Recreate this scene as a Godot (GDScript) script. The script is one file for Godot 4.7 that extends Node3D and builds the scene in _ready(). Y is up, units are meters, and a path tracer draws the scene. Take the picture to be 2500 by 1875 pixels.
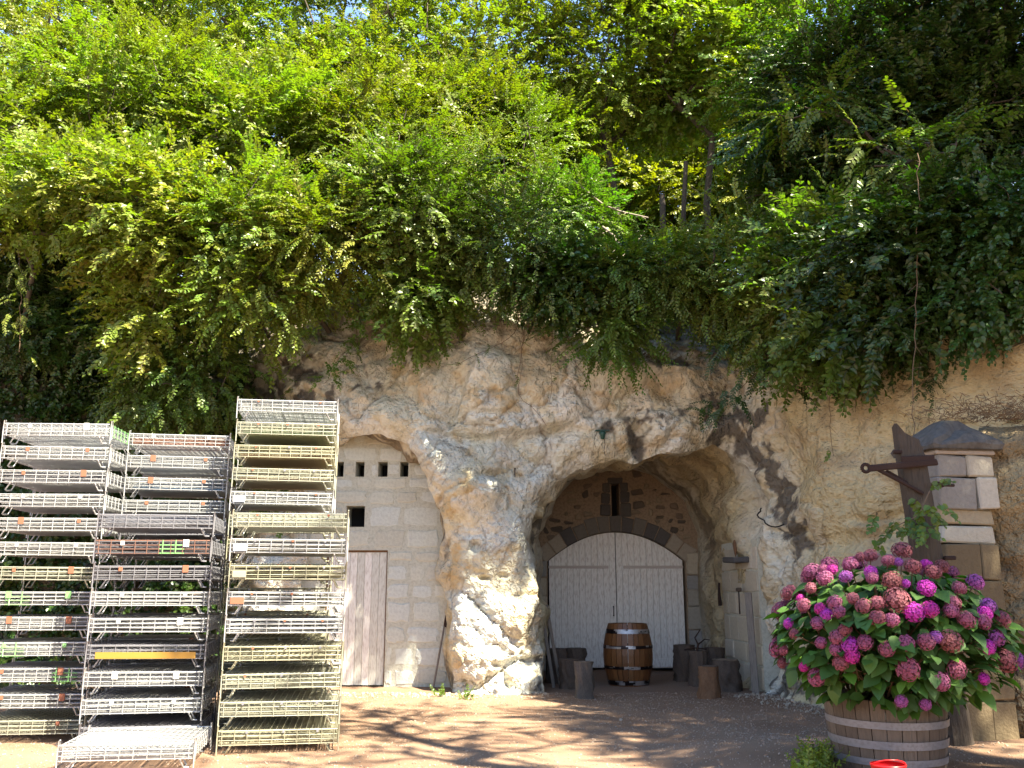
extends Node3D
# A troglodyte wine cellar cut into a limestone cliff, stacks of wire crates on the left, a hydrangea in a half barrel on the right.
# The helpers come first, then the builders; _ready() at the end sets camera, sky and sun and calls the builders in order.

var rng := RandomNumberGenerator.new()
var n_big := FastNoiseLite.new()
var n_mid := FastNoiseLite.new()
var n_cell := FastNoiseLite.new()
var n_fine := FastNoiseLite.new()
var n_col := FastNoiseLite.new()
var n_och := FastNoiseLite.new()
var M := {}
var taken := {}
var sprigs := []          # sprig meshes by species


func numbered(called: String) -> String:
	if not taken.has(called):
		taken[called] = 0
		return called
	taken[called] += 1
	return "%s_%03d" % [called, taken[called]]


func thing(called: String, label: String, category: String, at := Vector3.ZERO, turn := 0.0, group := "") -> Node3D:
	var o := Node3D.new()
	o.name = numbered(called)
	add_child(o)
	o.position = at
	o.rotation.y = turn
	tag(o, label, category, group)
	return o


func tag(o: Node3D, label: String, category := "", group := "") -> void:
	o.set_meta("label", label)
	if category:
		o.set_meta("category", category)
	if group:
		o.set_meta("group", group)


func obj(called: String, mesh: Mesh, material: Material, parent: Node3D = null, xf := Transform3D()) -> MeshInstance3D:
	var o := MeshInstance3D.new()
	o.mesh = mesh
	o.material_override = material
	o.transform = xf
	if parent == null:
		o.name = numbered(called)
		add_child(o)
	else:
		o.name = called
		parent.add_child(o, true)
	return o


func structure(called: String, mesh: Mesh, material: Material, label: String) -> MeshInstance3D:
	var o := obj(called, mesh, material)
	o.set_meta("kind", "structure")
	o.set_meta("label", label)
	return o


func swarm(called: String, mesh: Mesh, material: Material, xfs: Array, cols: Array, parent: Node3D = null) -> MultiMeshInstance3D:
	var mm := MultiMesh.new()
	mm.transform_format = MultiMesh.TRANSFORM_3D
	mm.use_colors = true
	mm.mesh = mesh
	mm.instance_count = xfs.size()
	for i in xfs.size():
		mm.set_instance_transform(i, xfs[i])
		mm.set_instance_color(i, cols[i])
	var o := MultiMeshInstance3D.new()
	o.multimesh = mm
	o.material_override = material
	o.set_meta("kind", "stuff")
	if parent == null:
		o.name = numbered(called)
		add_child(o)
	else:
		o.name = called
		parent.add_child(o, true)
	return o


# ---------------------------------------------------------------- shapes

func pen() -> SurfaceTool:
	var st := SurfaceTool.new()
	st.begin(Mesh.PRIMITIVE_TRIANGLES)
	st.set_color(Color.WHITE)
	return st


func done(st: SurfaceTool) -> ArrayMesh:
	st.generate_normals()
	return st.commit()


func tri(st: SurfaceTool, a: Vector3, b: Vector3, c: Vector3, inside: Vector3) -> void:
	if (b - a).cross(c - a).dot((a + b + c) / 3.0 - inside) > 0.0:
		st.add_vertex(a); st.add_vertex(c); st.add_vertex(b)
	else:
		st.add_vertex(a); st.add_vertex(b); st.add_vertex(c)


func quad(st: SurfaceTool, a: Vector3, b: Vector3, c: Vector3, d: Vector3, inside: Vector3) -> void:
	tri(st, a, b, c, inside)
	tri(st, a, c, d, inside)


func add_box(st: SurfaceTool, at: Vector3, size: Vector3, basis := Basis()) -> void:
	st.set_smooth_group(-1)
	var p := []
	for i in 8:
		p.append(at + basis * (Vector3((i & 1) - 0.5, ((i >> 1) & 1) - 0.5, ((i >> 2) & 1) - 0.5) * size))
	for f in [[0, 1, 3, 2], [4, 5, 7, 6], [0, 1, 5, 4], [2, 3, 7, 6], [0, 2, 6, 4], [1, 3, 7, 5]]:
		quad(st, p[f[0]], p[f[1]], p[f[2]], p[f[3]], at)


func add_block(st: SurfaceTool, at: Vector3, size: Vector3, bevel: float, jitter := 0.0, basis := Basis()) -> void:
	# a box with every edge and corner cut, its corners a little out of true: 44 triangles
	st.set_smooth_group(-1)
	var v := {}
	for i in 8:
		var s := Vector3(1 if i & 1 else -1, 1 if i & 2 else -1, 1 if i & 4 else -1)
		var c: Vector3 = s * size * 0.5 + Vector3(rng.randf_range(-1, 1), rng.randf_range(-1, 1), rng.randf_range(-0.3, 0.3)) * jitter
		var k := bevel * rng.randf_range(0.7, 1.5)
		v[i] = [at + basis * (c - s * Vector3(0, k, k)), at + basis * (c - s * Vector3(k, 0, k)), at + basis * (c - s * Vector3(k, k, 0))]
	for f in [[0, [1, 3, 7, 5]], [0, [0, 2, 6, 4]], [1, [2, 3, 7, 6]], [1, [0, 1, 5, 4]], [2, [4, 5, 7, 6]], [2, [0, 1, 3, 2]]]:
		var q: Array = f[1]
		quad(st, v[q[0]][f[0]], v[q[1]][f[0]], v[q[2]][f[0]], v[q[3]][f[0]], at)
	for i in 8:
		for ax in 3:
			var j: int = i ^ (1 << ax)
			if j > i:
				var a := (ax + 1) % 3
				var b := (ax + 2) % 3
				quad(st, v[i][a], v[j][a], v[j][b], v[i][b], at)
		tri(st, v[i][0], v[i][1], v[i][2], at)


func block(size: Vector3, bevel: float, jitter := 0.0) -> ArrayMesh:
	var st := pen()
	add_block(st, Vector3.ZERO, size, bevel, jitter)
	return done(st)


func add_rod(st: SurfaceTool, a: Vector3, b: Vector3, ra: float, rb: float, sides := 5, caps := false) -> void:
	var d := (b - a).normalized()
	var u := d.cross(Vector3.UP if absf(d.y) < 0.9 else Vector3.RIGHT).normalized()
	var w := d.cross(u)
	st.set_smooth_group(0)
	for i in sides:
		var p := TAU * i / sides
		var q := TAU * (i + 1) / sides
		var e := u * cos(p) + w * sin(p)
		var f := u * cos(q) + w * sin(q)
		quad(st, a + e * ra, a + f * ra, b + f * rb, b + e * rb, (a + b) * 0.5)
		if caps:
			st.set_smooth_group(-1)
			tri(st, a, a + e * ra, a + f * ra, b)
			tri(st, b, b + e * rb, b + f * rb, a)
			st.set_smooth_group(0)


func add_tube(st: SurfaceTool, pts: Array, r0: float, r1: float, sides := 6) -> void:
	var n := pts.size()
	var rings := []
	var u := Vector3.ZERO
	for i in n:
		var d: Vector3 = (pts[mini(i + 1, n - 1)] - pts[maxi(i - 1, 0)]).normalized()
		if u == Vector3.ZERO:
			u = d.cross(Vector3.UP if absf(d.y) < 0.9 else Vector3.RIGHT).normalized()
		u = (u - d * u.dot(d)).normalized()
		var w := d.cross(u)
		var r := lerpf(r0, r1, float(i) / maxf(n - 1, 1))
		var ring := []
		for k in sides:
			ring.append(pts[i] + (u * cos(TAU * k / sides) + w * sin(TAU * k / sides)) * r)
		rings.append(ring)
	st.set_smooth_group(0)
	for i in n - 1:
		for k in sides:
			var l := (k + 1) % sides
			quad(st, rings[i][k], rings[i][l], rings[i + 1][l], rings[i + 1][k], (pts[i] + pts[i + 1]) * 0.5)
	st.set_smooth_group(-1)
	for k in range(1, sides - 1):
		tri(st, rings[0][0], rings[0][k], rings[0][k + 1], pts[1])
		tri(st, rings[n - 1][0], rings[n - 1][k], rings[n - 1][k + 1], pts[n - 2])


func add_lathe(st: SurfaceTool, profile: Array, segs: int, wobble := 0.0) -> void:
	# profile: Vector2(radius, height) from bottom to top
	var rings := []
	for p in profile:
		var ring := []
		for k in segs:
			var a := TAU * k / segs
			var r: float = p.x * (1.0 + wobble * n_fine.get_noise_2d(cos(a) * 4.0, sin(a) * 4.0 + p.y))
			ring.append(Vector3(cos(a) * r, p.y, sin(a) * r))
		rings.append(ring)
	st.set_smooth_group(0)
	for i in profile.size() - 1:
		var mid := Vector3(0, (profile[i].y + profile[i + 1].y) * 0.5, 0)
		for k in segs:
			var l := (k + 1) % segs
			quad(st, rings[i][k], rings[i][l], rings[i + 1][l], rings[i + 1][k], mid)


func grid_mesh(cols: int, rows: int, p: PackedVector3Array, c: PackedColorArray, skip: PackedByteArray = PackedByteArray(), flip := false) -> ArrayMesh:
	var nrm := PackedVector3Array()
	nrm.resize(p.size())
	var idx := PackedInt32Array()
	for j in rows - 1:
		for i in cols - 1:
			if skip.size() and skip[j * (cols - 1) + i]:
				continue
			var a := j * cols + i
			var b := a + 1
			var d := a + cols
			var e := d + 1
			var f := (p[b] - p[d]).cross(p[e] - p[a])
			if flip:
				f = -f
			nrm[a] += f; nrm[b] += f; nrm[d] += f; nrm[e] += f
			idx.append_array([a, e, d, a, b, e] if flip else [a, d, e, a, e, b])
	for i in p.size():
		nrm[i] = nrm[i].normalized() if nrm[i].length() > 1e-12 else Vector3.UP
	var arr := []
	arr.resize(Mesh.ARRAY_MAX)
	arr[Mesh.ARRAY_VERTEX] = p
	arr[Mesh.ARRAY_NORMAL] = nrm
	arr[Mesh.ARRAY_COLOR] = c
	arr[Mesh.ARRAY_INDEX] = idx
	var m := ArrayMesh.new()
	m.add_surface_from_arrays(Mesh.PRIMITIVE_TRIANGLES, arr)
	return m


# ---------------------------------------------------------------- materials

func noise(kind: int, freq: float, octaves := 4, sd := 1) -> FastNoiseLite:
	var n := FastNoiseLite.new()
	n.noise_type = kind
	n.frequency = freq
	n.fractal_octaves = octaves
	n.seed = sd
	return n


func tex(n: FastNoiseLite, stops: Array, side := 512) -> NoiseTexture2D:
	var t := NoiseTexture2D.new()
	t.width = side
	t.height = side
	t.seamless = true
	t.noise = n
	var g := Gradient.new()
	var offs := PackedFloat32Array()
	var cs := PackedColorArray()
	for s in stops:
		offs.append(s[0])
		cs.append(Color(s[1].r, s[1].g, s[1].b).linear_to_srgb())
	g.offsets = offs
	g.colors = cs
	t.color_ramp = g
	return t


func bump(n: FastNoiseLite, strength: float, side := 512) -> NoiseTexture2D:
	var t := NoiseTexture2D.new()
	t.width = side
	t.height = side
	t.seamless = true
	t.noise = n
	t.as_normal_map = true
	t.bump_strength = strength
	return t


func mat(c: Color, rough := 0.8, colour_map: Texture2D = null, normal_map: Texture2D = null, scale := Vector3.ONE, depth := 1.0, metal := 0.0) -> StandardMaterial3D:
	var m := StandardMaterial3D.new()
	m.albedo_color = c.linear_to_srgb()
	m.roughness = rough
	m.metallic = metal
	m.vertex_color_use_as_albedo = true
	m.cull_mode = BaseMaterial3D.CULL_DISABLED
	if colour_map:
		m.albedo_texture = colour_map
	if normal_map:
		m.normal_enabled = true
		m.normal_texture = normal_map
		m.normal_scale = depth
	if colour_map or normal_map:
		m.uv1_triplanar = true
		m.uv1_scale = scale
	return m


func leaf_mat(c: Color, glow: Color, rough := 0.36) -> StandardMaterial3D:
	var m := mat(c, rough)
	m.metallic_specular = 0.5
	m.backlight_enabled = true
	m.backlight = glow
	return m


func make_materials() -> void:
	var S := FastNoiseLite.TYPE_SIMPLEX_SMOOTH
	var g := func(v: float) -> Color: return Color(v, v, v)
	var mottle := tex(noise(S, 0.012, 6, 3), [[0.0, Color(0.62, 0.6, 0.56)], [0.4, Color(0.86, 0.85, 0.82)], [0.6, Color(0.95, 0.94, 0.92)], [1.0, g.call(1.0)]], 1024)
	var rough_n := bump(noise(S, 0.02, 6, 5), 9.0, 1024)
	var grain := tex(noise(S, 0.02, 5, 8), [[0.0, g.call(0.42)], [0.35, g.call(0.75)], [0.55, g.call(0.9)], [1.0, g.call(1.0)]], 512)
	var grain_n := bump(noise(S, 0.03, 4, 9), 4.0)
	var pits := noise(FastNoiseLite.TYPE_CELLULAR, 0.05, 3, 11)
	var gravel_t := tex(noise(FastNoiseLite.TYPE_CELLULAR, 0.09, 2, 12), [[0.0, Color(0.45, 0.4, 0.36)], [0.3, Color(0.75, 0.66, 0.6)], [0.6, Color(0.95, 0.88, 0.8)], [1.0, Color(1.0, 0.98, 0.95)]], 1024)
	var gravel_n := bump(noise(FastNoiseLite.TYPE_CELLULAR, 0.09, 2, 12), 8.0, 1024)
	var crag := noise(FastNoiseLite.TYPE_CELLULAR, 0.014, 4, 14)
	crag.cellular_return_type = FastNoiseLite.RETURN_DISTANCE
	crag.fractal_gain = 0.55
	crag.domain_warp_enabled = true
	crag.domain_warp_amplitude = 9.0
	crag.domain_warp_frequency = 0.012
	var crag_t := tex(crag, [[0.0, g.call(0.0)], [1.0, g.call(1.0)]], 1024)
	var chalk := tex(noise(S, 0.012, 6, 3), [[0.0, Color(0.74, 0.74, 0.71)], [0.4, Color(0.92, 0.92, 0.9)], [0.6, Color(0.98, 0.98, 0.97)], [1.0, g.call(1.0)]], 1024)
	var soft := tex(noise(S, 0.012, 6, 33), [[0.0, g.call(0.8)], [0.5, g.call(0.93)], [1.0, g.call(1.0)]], 1024)
	var paint_t := tex(noise(S, 0.014, 6, 41), [[0.0, Color(0.62, 0.58, 0.54)], [0.36, Color(0.86, 0.84, 0.82)], [0.6, Color(0.95, 0.95, 0.94)], [1.0, g.call(1.0)]], 1024)
	M.rock = mat(Color(1, 1, 1), 0.92, chalk, bump(crag, 16.0, 1024), Vector3.ONE * 0.75, 1.0)
	M.rock.heightmap_enabled = true
	M.rock.heightmap_texture = crag_t
	M.rock.heightmap_scale = 6.0
	M.stone = mat(Color(1, 1, 1), 0.9, soft, rough_n, Vector3.ONE * 1.3, 0.7)
	M.mortar = mat(Color(0.56, 0.56, 0.48), 0.95, chalk, rough_n, Vector3.ONE * 1.3, 0.8)
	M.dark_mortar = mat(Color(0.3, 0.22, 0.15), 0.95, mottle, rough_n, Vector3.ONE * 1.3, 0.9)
	M.gravel = mat(Color(0.33, 0.228, 0.158), 0.95, gravel_t, gravel_n, Vector3.ONE * 1.4, 1.0)
	M.pebble = mat(Color(0.78, 0.76, 0.74), 0.9)
	M.earth = mat(Color(0.045, 0.04, 0.02), 1.0, mottle, rough_n, Vector3.ONE * 0.7, 1.0)
	M.soil = mat(Color(0.03, 0.022, 0.015), 1.0, mottle, rough_n, Vector3.ONE * 4.0, 1.0)
	M.white_paint = mat(Color(0.86, 0.84, 0.79), 0.6, paint_t, grain_n, Vector3(2.0, 0.5, 2.0), 0.15)
	M.strap_paint = mat(Color(0.52, 0.45, 0.40), 0.6)
	M.white_paint_worn = mat(Color(0.68, 0.68, 0.62), 0.65, paint_t, grain_n, Vector3(2.5, 0.5, 2.5), 0.25)
	M.oak = []
	for c in [Color(0.17, 0.068, 0.021), Color(0.14, 0.054, 0.016), Color(0.195, 0.083, 0.027)]:
		M.oak.append(mat(c, 0.45, grain, grain_n, Vector3(6.0, 0.5, 6.0), 0.4))
	M.old_oak = []
	for c in [Color(0.12, 0.092, 0.07), Color(0.098, 0.073, 0.055), Color(0.138, 0.108, 0.084)]:
		M.old_oak.append(mat(c, 0.8, grain, grain_n, Vector3(6.0, 0.5, 6.0), 0.7))
	M.iron = mat(Color(1, 1, 1), 0.45, mottle, rough_n, Vector3.ONE * 3.0, 0.3, 0.75)
	M.galvanised = mat(Color(0.22, 0.23, 0.27), 0.5, mottle, rough_n, Vector3.ONE * 2.5, 0.25, 0.45)
	M.rust = mat(Color(0.04, 0.02, 0.014), 0.9, mottle, rough_n, Vector3.ONE * 5.0, 0.8, 0.2)
	M.timber = mat(Color(0.062, 0.046, 0.032), 0.9, grain, grain_n, Vector3(5.0, 0.4, 5.0), 1.4)
	M.log_bark = mat(Color(0.105, 0.075, 0.055), 0.95, grain, rough_n, Vector3(6.0, 1.5, 6.0), 1.3)
	M.log_bark_grey = mat(Color(0.13, 0.105, 0.085), 0.95, grain, rough_n, Vector3(6.0, 1.5, 6.0), 1.3)
	M.log_bark_warm = mat(Color(0.19, 0.1, 0.05), 0.95, grain, rough_n, Vector3(6.0, 1.5, 6.0), 1.3)
	M.log_end = mat(Color(0.22, 0.16, 0.11), 0.9, grain, grain_n, Vector3.ONE * 8.0, 0.5)
	M.log_end_dark = mat(Color(0.11, 0.08, 0.06), 0.9, grain, grain_n, Vector3.ONE * 8.0, 0.5)
	M.plank_grey = mat(Color(0.22, 0.19, 0.16), 0.9, grain, grain_n, Vector3(8.0, 0.6, 8.0), 0.8)
	M.zinc = mat(Color(0.46, 0.46, 0.46), 0.48, null, null, Vector3.ONE, 1.0, 0.55)
	M.zinc_dark = mat(Color(0.25, 0.245, 0.265), 0.5, null, null, Vector3.ONE, 1.0, 0.55)
	M.zinc_yellow = mat(Color(0.44, 0.42, 0.30), 0.48, null, null, Vector3.ONE, 1.0, 0.55)
	M.zinc_olive = mat(Color(0.42, 0.415, 0.33), 0.48, null, null, Vector3.ONE, 1.0, 0.55)
	M.zinc_rust = mat(Color(0.17, 0.085, 0.06), 0.85, null, null, Vector3.ONE, 1.0, 0.1)
	M.tag_rust = mat(Color(0.27, 0.10, 0.055), 0.8, mottle, null, Vector3.ONE * 8.0)
	M.tag_white = mat(Color(0.62, 0.61, 0.57), 0.6)
	M.tag_green = mat(Color(0.16, 0.34, 0.12), 0.6)
	M.yellow_strip = mat(Color(0.30, 0.155, 0.02), 0.55)
	M.blue_sheet = mat(Color(0.05, 0.22, 0.45), 0.5)
	M.copper_sheet = mat(Color(0.32, 0.16, 0.08), 0.6, null, null, Vector3.ONE, 1.0, 0.3)
	M.cap_stone = mat(Color(0.10, 0.09, 0.078), 0.9, tex(noise(S, 0.02, 6, 31), [[0.0, g.call(0.5)], [0.5, g.call(0.9)], [0.62, Color(2.6, 2.4, 2.3)], [1.0, Color(3.5, 3.2, 3.0)]], 512), rough_n, Vector3.ONE * 1.6, 1.0)
	M.mortar_tan = mat(Color(0.15, 0.11, 0.06), 0.95, mottle, rough_n, Vector3.ONE * 1.3, 0.8)
	M.red_plastic = mat(Color(0.55, 0.008, 0.01), 0.35)
	M.green_metal = mat(Color(0.01, 0.06, 0.045), 0.4)
	M.black = mat(Color(0.012, 0.012, 0.013), 0.9)
	M.bark = mat(Color(0.095, 0.075, 0.055), 0.95, grain, rough_n, Vector3(5.0, 1.0, 5.0), 1.0)
	M.bark_pale = mat(Color(0.25, 0.21, 0.16), 0.95, grain, null, Vector3(5.0, 1.0, 5.0))
	M.twig = mat(Color(0.13, 0.085, 0.05), 0.9)
	M.dry = mat(Color(0.16, 0.10, 0.05), 0.95)
	# leaves: sunlit, backlit and shaded tones are put into the colour; sprig vertices and instances vary them
	M.leaf_yellow = leaf_mat(Color(0.20, 0.258, 0.042), Color(0.9, 0.97, 0.25))
	M.leaf_mid = leaf_mat(Color(0.138, 0.20, 0.04), Color(0.78, 0.95, 0.22))
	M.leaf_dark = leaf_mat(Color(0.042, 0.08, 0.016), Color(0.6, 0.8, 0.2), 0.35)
	M.leaf_gold = leaf_mat(Color(0.25, 0.28, 0.035), Color(0.9, 0.95, 0.2))  # raised yellow paints the glow of backlit leaves
	M.leaf_hydrangea = leaf_mat(Color(0.05, 0.11, 0.018), Color(0.55, 0.75, 0.15), 0.6)
	M.petal = leaf_mat(Color(1, 1, 1), Color(0.6, 0.6, 0.6), 0.7)


# ---------------------------------------------------------------- the cliff

const PLAN := [[-14.0, -14.0, -13.6], [-8.0, -8.0, -14.9], [-5.0, -5.0, -14.9], [-3.0, -3.0, -14.2], [-1.2, -1.2, -13.95], [-0.3, -0.3, -13.85], [0.5, 0.5, -13.95],
	[1.5, 1.5, -14.1], [2.6, 2.6, -14.1], [3.3, 3.3, -14.1], [3.7, 3.62, -13.9], [4.5, 3.8, -13.1], [5.1, 3.95, -12.5], [6.5, 4.4, -11.2], [7.9, 5.1, -10.0], [9.6, 6.5, -9.0], [12.2, 9.0, -8.3], [16.2, 13.0, -7.6]]
var arch := PackedVector2Array()
var alcove := PackedVector2Array()


func plan(s: float) -> Vector2:
	var i := 0
	while i < PLAN.size() - 2 and s > PLAN[i + 1][0]:
		i += 1
	var a: Array = PLAN[maxi(i - 1, 0)]
	var b: Array = PLAN[i]
	var c: Array = PLAN[i + 1]
	var d: Array = PLAN[mini(i + 2, PLAN.size() - 1)]
	var t: float = clampf((s - b[0]) / (c[0] - b[0]), 0.0, 1.0)
	var pb := Vector2(b[1], b[2])
	var pc := Vector2(c[1], c[2])
	var w: float = c[0] - b[0]
	var mb: Vector2 = (pc - Vector2(a[1], a[2])) / maxf(c[0] - a[0], 0.01) * w
	var mc: Vector2 = (Vector2(d[1], d[2]) - pb) / maxf(d[0] - b[0], 0.01) * w
	var t2 := t * t
	var t3 := t2 * t
	return pb * (2 * t3 - 3 * t2 + 1) + mb * (t3 - 2 * t2 + t) + pc * (3 * t2 - 2 * t3) + mc * (t3 - t2)


func plan_out(s: float) -> Vector2:   # the way out of the rock, seen from above
	var t := (plan(s + 0.12) - plan(s - 0.12)).normalized()
	return Vector2(-t.y, t.x)


func top_of_cliff(s: float) -> float:
	var k := [[-12.0, 5.6], [-4.5, 5.6], [-2.5, 6.1], [0.0, 6.1], [2.5, 5.7], [4.2, 5.4], [6.5, 5.0], [12.0, 5.0]]
	for i in k.size() - 1:
		if s < k[i + 1][0]:
			return lerpf(k[i][1], k[i + 1][1], clampf((s - k[i][0]) / (k[i + 1][0] - k[i][0]), 0, 1))
	return 5.0


func hump(s: float, y: float, cs: float, cy: float, rs: float, ry: float) -> float:
	return exp(-pow((s - cs) / rs, 2) - pow((y - cy) / ry, 2))


var facet_table := PackedFloat32Array()
var facet_tone := 0.0      # tone of the facet found last
var facet_gap := 0.0       # how far the next facet lies behind it


func facets(x: float, y: float, sd: int) -> float:
	# broken stone: the outermost of many tilted planes, one for each cell of a jittered grid
	var cx := floori(x)
	var cy := floori(y)
	var best := -9.0
	var next := -9.0
	for j in range(cy - 1, cy + 2):
		for i in range(cx - 1, cx + 2):
			var h := absi((i * 374761 + j * 668265 + sd * 97) * 31 + (i * j + sd) * 17) % 4090
			var dx := x - i - 0.5 - 0.45 * facet_table[h]
			var dy := y - j - 0.5 - 0.45 * facet_table[h + 1]
			var v := facet_table[h + 2] * 0.45 + dx * facet_table[h + 3] * 1.5 + dy * facet_table[h + 4] * 1.5 - (dx * dx + dy * dy) * 1.5
			if v > best:
				next = best
				best = v
				facet_tone = facet_table[h + 5]
			elif v > next:
				next = v
	facet_gap = best - next
	return best


func bulge(s: float, y: float) -> float:
	var ws := s + 0.25 * n_mid.get_noise_2d(s * 0.7 + 40.0, y * 0.7)
	var wy := y + 0.25 * n_mid.get_noise_2d(s * 0.7, y * 0.7 + 40.0)
	var d := n_big.get_noise_2d(s, y * 0.8) * 0.20
	d += n_mid.get_noise_2d(s, y) * 0.045
	var rough := 1.0 - 0.6 * smoothstep(3.8, 5.0, s)
	# the pillar was dressed flat at breast height, left raw at its foot
	var flat := smoothstep(-1.0, -0.8, s) * (1.0 - smoothstep(0.15, 0.4, s)) * smoothstep(1.1, 1.6, wy) * (1.0 - smoothstep(2.3, 2.7, wy))
	rough *= 1.0 - 0.9 * flat
	d -= 0.06 * flat
	# broken faces: flat plates tilted this way and that, large, middling and small
	d += facets(ws * 1.0, wy * 1.25, 1) * 0.22 * rough
	d -= 0.05 * rough * (1.0 - smoothstep(0.0, 0.09, facet_gap))
	d += facets(ws * 2.7 + 0.4 * wy, wy * 3.1, 2) * 0.058 * rough
	d -= 0.022 * rough * (1.0 - smoothstep(0.0, 0.12, facet_gap))
	d += facets(s * 6.5, y * 8.0 + s, 3) * 0.022 * (0.4 + 0.6 * rough)
	d += n_fine.get_noise_2d(s, y) * 0.014
	# beds of the limestone
	var bed := fmod(y * 1.1 + 0.25 * n_big.get_noise_2d(s * 0.8, 7.0) + 20.0, 1.0)
	d -= 0.10 * exp(-pow((bed - 0.5) / 0.05, 2)) * smoothstep(0.0, 0.5, n_mid.get_noise_2d(s * 0.5, y * 0.2 + 3.0) + 0.15)
	# the pillar between the two openings
	d += 0.14 * hump(s, y, -0.25, 0.2, 0.75, 0.7) * (1.0 + 0.8 * n_mid.get_noise_2d(s * 1.7, y * 1.7))
	d += 0.10 * hump(s, y, -0.05, 1.2, 0.4, 0.4)
	d += 0.32 * hump(s, y, -0.55, 2.98, 0.45, 0.28)
	d += 0.30 * hump(s, y, -1.22, 3.45, 0.28, 0.38)
	d += 0.20 * hump(s, y, -0.1, 4.5, 0.8, 0.55)
	d -= 0.22 * hump(s, y, -0.85, 4.4, 0.18, 0.8)
	# a long bedding ledge from the lip of the door recess across to the arch, with a hollow under it
	var ledge_y := 3.80 + 0.10 * n_mid.get_noise_2d(s * 0.6, 9.0) + 0.05 * sin(s * 2.1)
	var ledge := smoothstep(-1.5, -1.1, s) * (1.0 - smoothstep(0.9, 1.3, s))
	d += ledge * (0.13 * smoothstep(ledge_y - 0.03, ledge_y + 0.02, y) * (1.0 - smoothstep(ledge_y + 0.4, ledge_y + 1.0, y)) - 0.09 * hump(0, y, 0, ledge_y - 0.10, 1, 0.08))
	# oblique break running up from the ledge
	var oblique := (s + 0.95) - 0.42 * (y - 3.8)
	d += 0.14 * smoothstep(-0.04, 0.04, oblique) * (1.0 - smoothstep(0.3, 0.9, oblique)) * smoothstep(3.7, 3.9, y) * (1.0 - smoothstep(4.8, 5.2, y))
	d -= 0.16 * hump(s, y, 0.02, 3.62, 0.16, 0.07)
	# the lip over the small door, the brow over the arch
	d += 0.34 * hump(s, y, -2.4, 4.15, 1.1, 0.45)
	d += 0.22 * hump(s, y, 2.0, 3.95, 1.3, 0.4)
	d -= 0.25 * hump(s, y, 1.95, 3.72, 0.14, 0.3)
	# a ledge high over the arch
	var shelf := smoothstep(0.9, 1.4, s) * (1.0 - smoothstep(2.5, 3.0, s))
	d += shelf * (0.30 * smoothstep(4.3, 4.8, y) - 0.55 * smoothstep(4.86, 4.96, y + 0.12 * (s - 1.9)))
	# hollows low on the right-hand wall
	d -= 0.12 * hump(s, y, 6.2, 2.05, 1.2, 0.14) + 0.16 * hump(s, y, 5.0, 2.2, 0.18, 0.3)
	d += 0.14 * hump(s, y, 5.6, 2.55, 1.2, 0.35)
	# the round socket and the slots cut in the pillar
	d -= 0.11 * (1.0 - smoothstep(0.07, 0.105, Vector2(s + 0.55, y - 2.07).length()))
	d -= 0.08 * (1.0 - smoothstep(0.6, 1.1, Vector2((s + 0.41) / 0.11, (y - 1.61) / 0.04).length()))
	d -= 0.06 * (1.0 - smoothstep(0.6, 1.1, Vector2((s + 0.12) / 0.10, (y - 1.64) / 0.04).length()))
	# foot
	d += 0.10 * exp(-y * 4.0) * (1.0 + n_mid.get_noise_2d(s * 2.0, 3.0))
	return d


func edge_gap(p: Vector2, line: PackedVector2Array) -> float:   # distance to an opening's outline, negative inside
	var best := 1e9
	for i in line.size() - 1:
		var q := Geometry2D.get_closest_point_to_segment(p, line[i], line[i + 1])
		best = minf(best, p.distance_squared_to(q))
	best = sqrt(best)
	return -best if Geometry2D.is_point_in_polygon(p, line) else best


func cliff_point(s: float, y: float, gap := 9.0) -> Vector3:
	var top := top_of_cliff(s)
	var d := bulge(s, y)
	if gap < 0.32:
		d -= 0.26 * pow(1.0 - maxf(gap, 0.0) / 0.32, 2)
	var h := y
	if y > top - 0.9:
		var k := y - (top - 0.9)
		d -= k * k * 0.55
		h = y - 0.12 * k * k
	var p := plan(s)
	var o := plan_out(s)
	return Vector3(p.x + o.x * d, h, p.y + o.y * d)


func outline(pts: Array, step: float, rough: float) -> PackedVector2Array:
	var c := Curve2D.new()
	for i in pts.size():
		var t: Vector2 = (pts[mini(i + 1, pts.size() - 1)] - pts[maxi(i - 1, 0)]) * 0.16
		c.add_point(pts[i], -t, t)
	var n := int(c.get_baked_length() / step)
	var out := PackedVector2Array()
	for i in n + 1:
		var p := c.sample_baked(c.get_baked_length() * i / n, true)
		out.append(p + Vector2(n_mid.get_noise_2d(p.x * 1.1, p.y * 1.1 + 50), n_mid.get_noise_2d(p.x * 1.1 + 50, p.y * 1.1)) * rough)
	return out


func blot(s: float, y: float, line: Array, width: float) -> float:
	var best := 9.0
	for i in line.size() - 1:
		best = minf(best, Vector2(s, y).distance_to(Geometry2D.get_closest_point_to_segment(Vector2(s, y), line[i], line[i + 1])))
	return clampf(1.0 - best / width, 0.0, 1.0)


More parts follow.
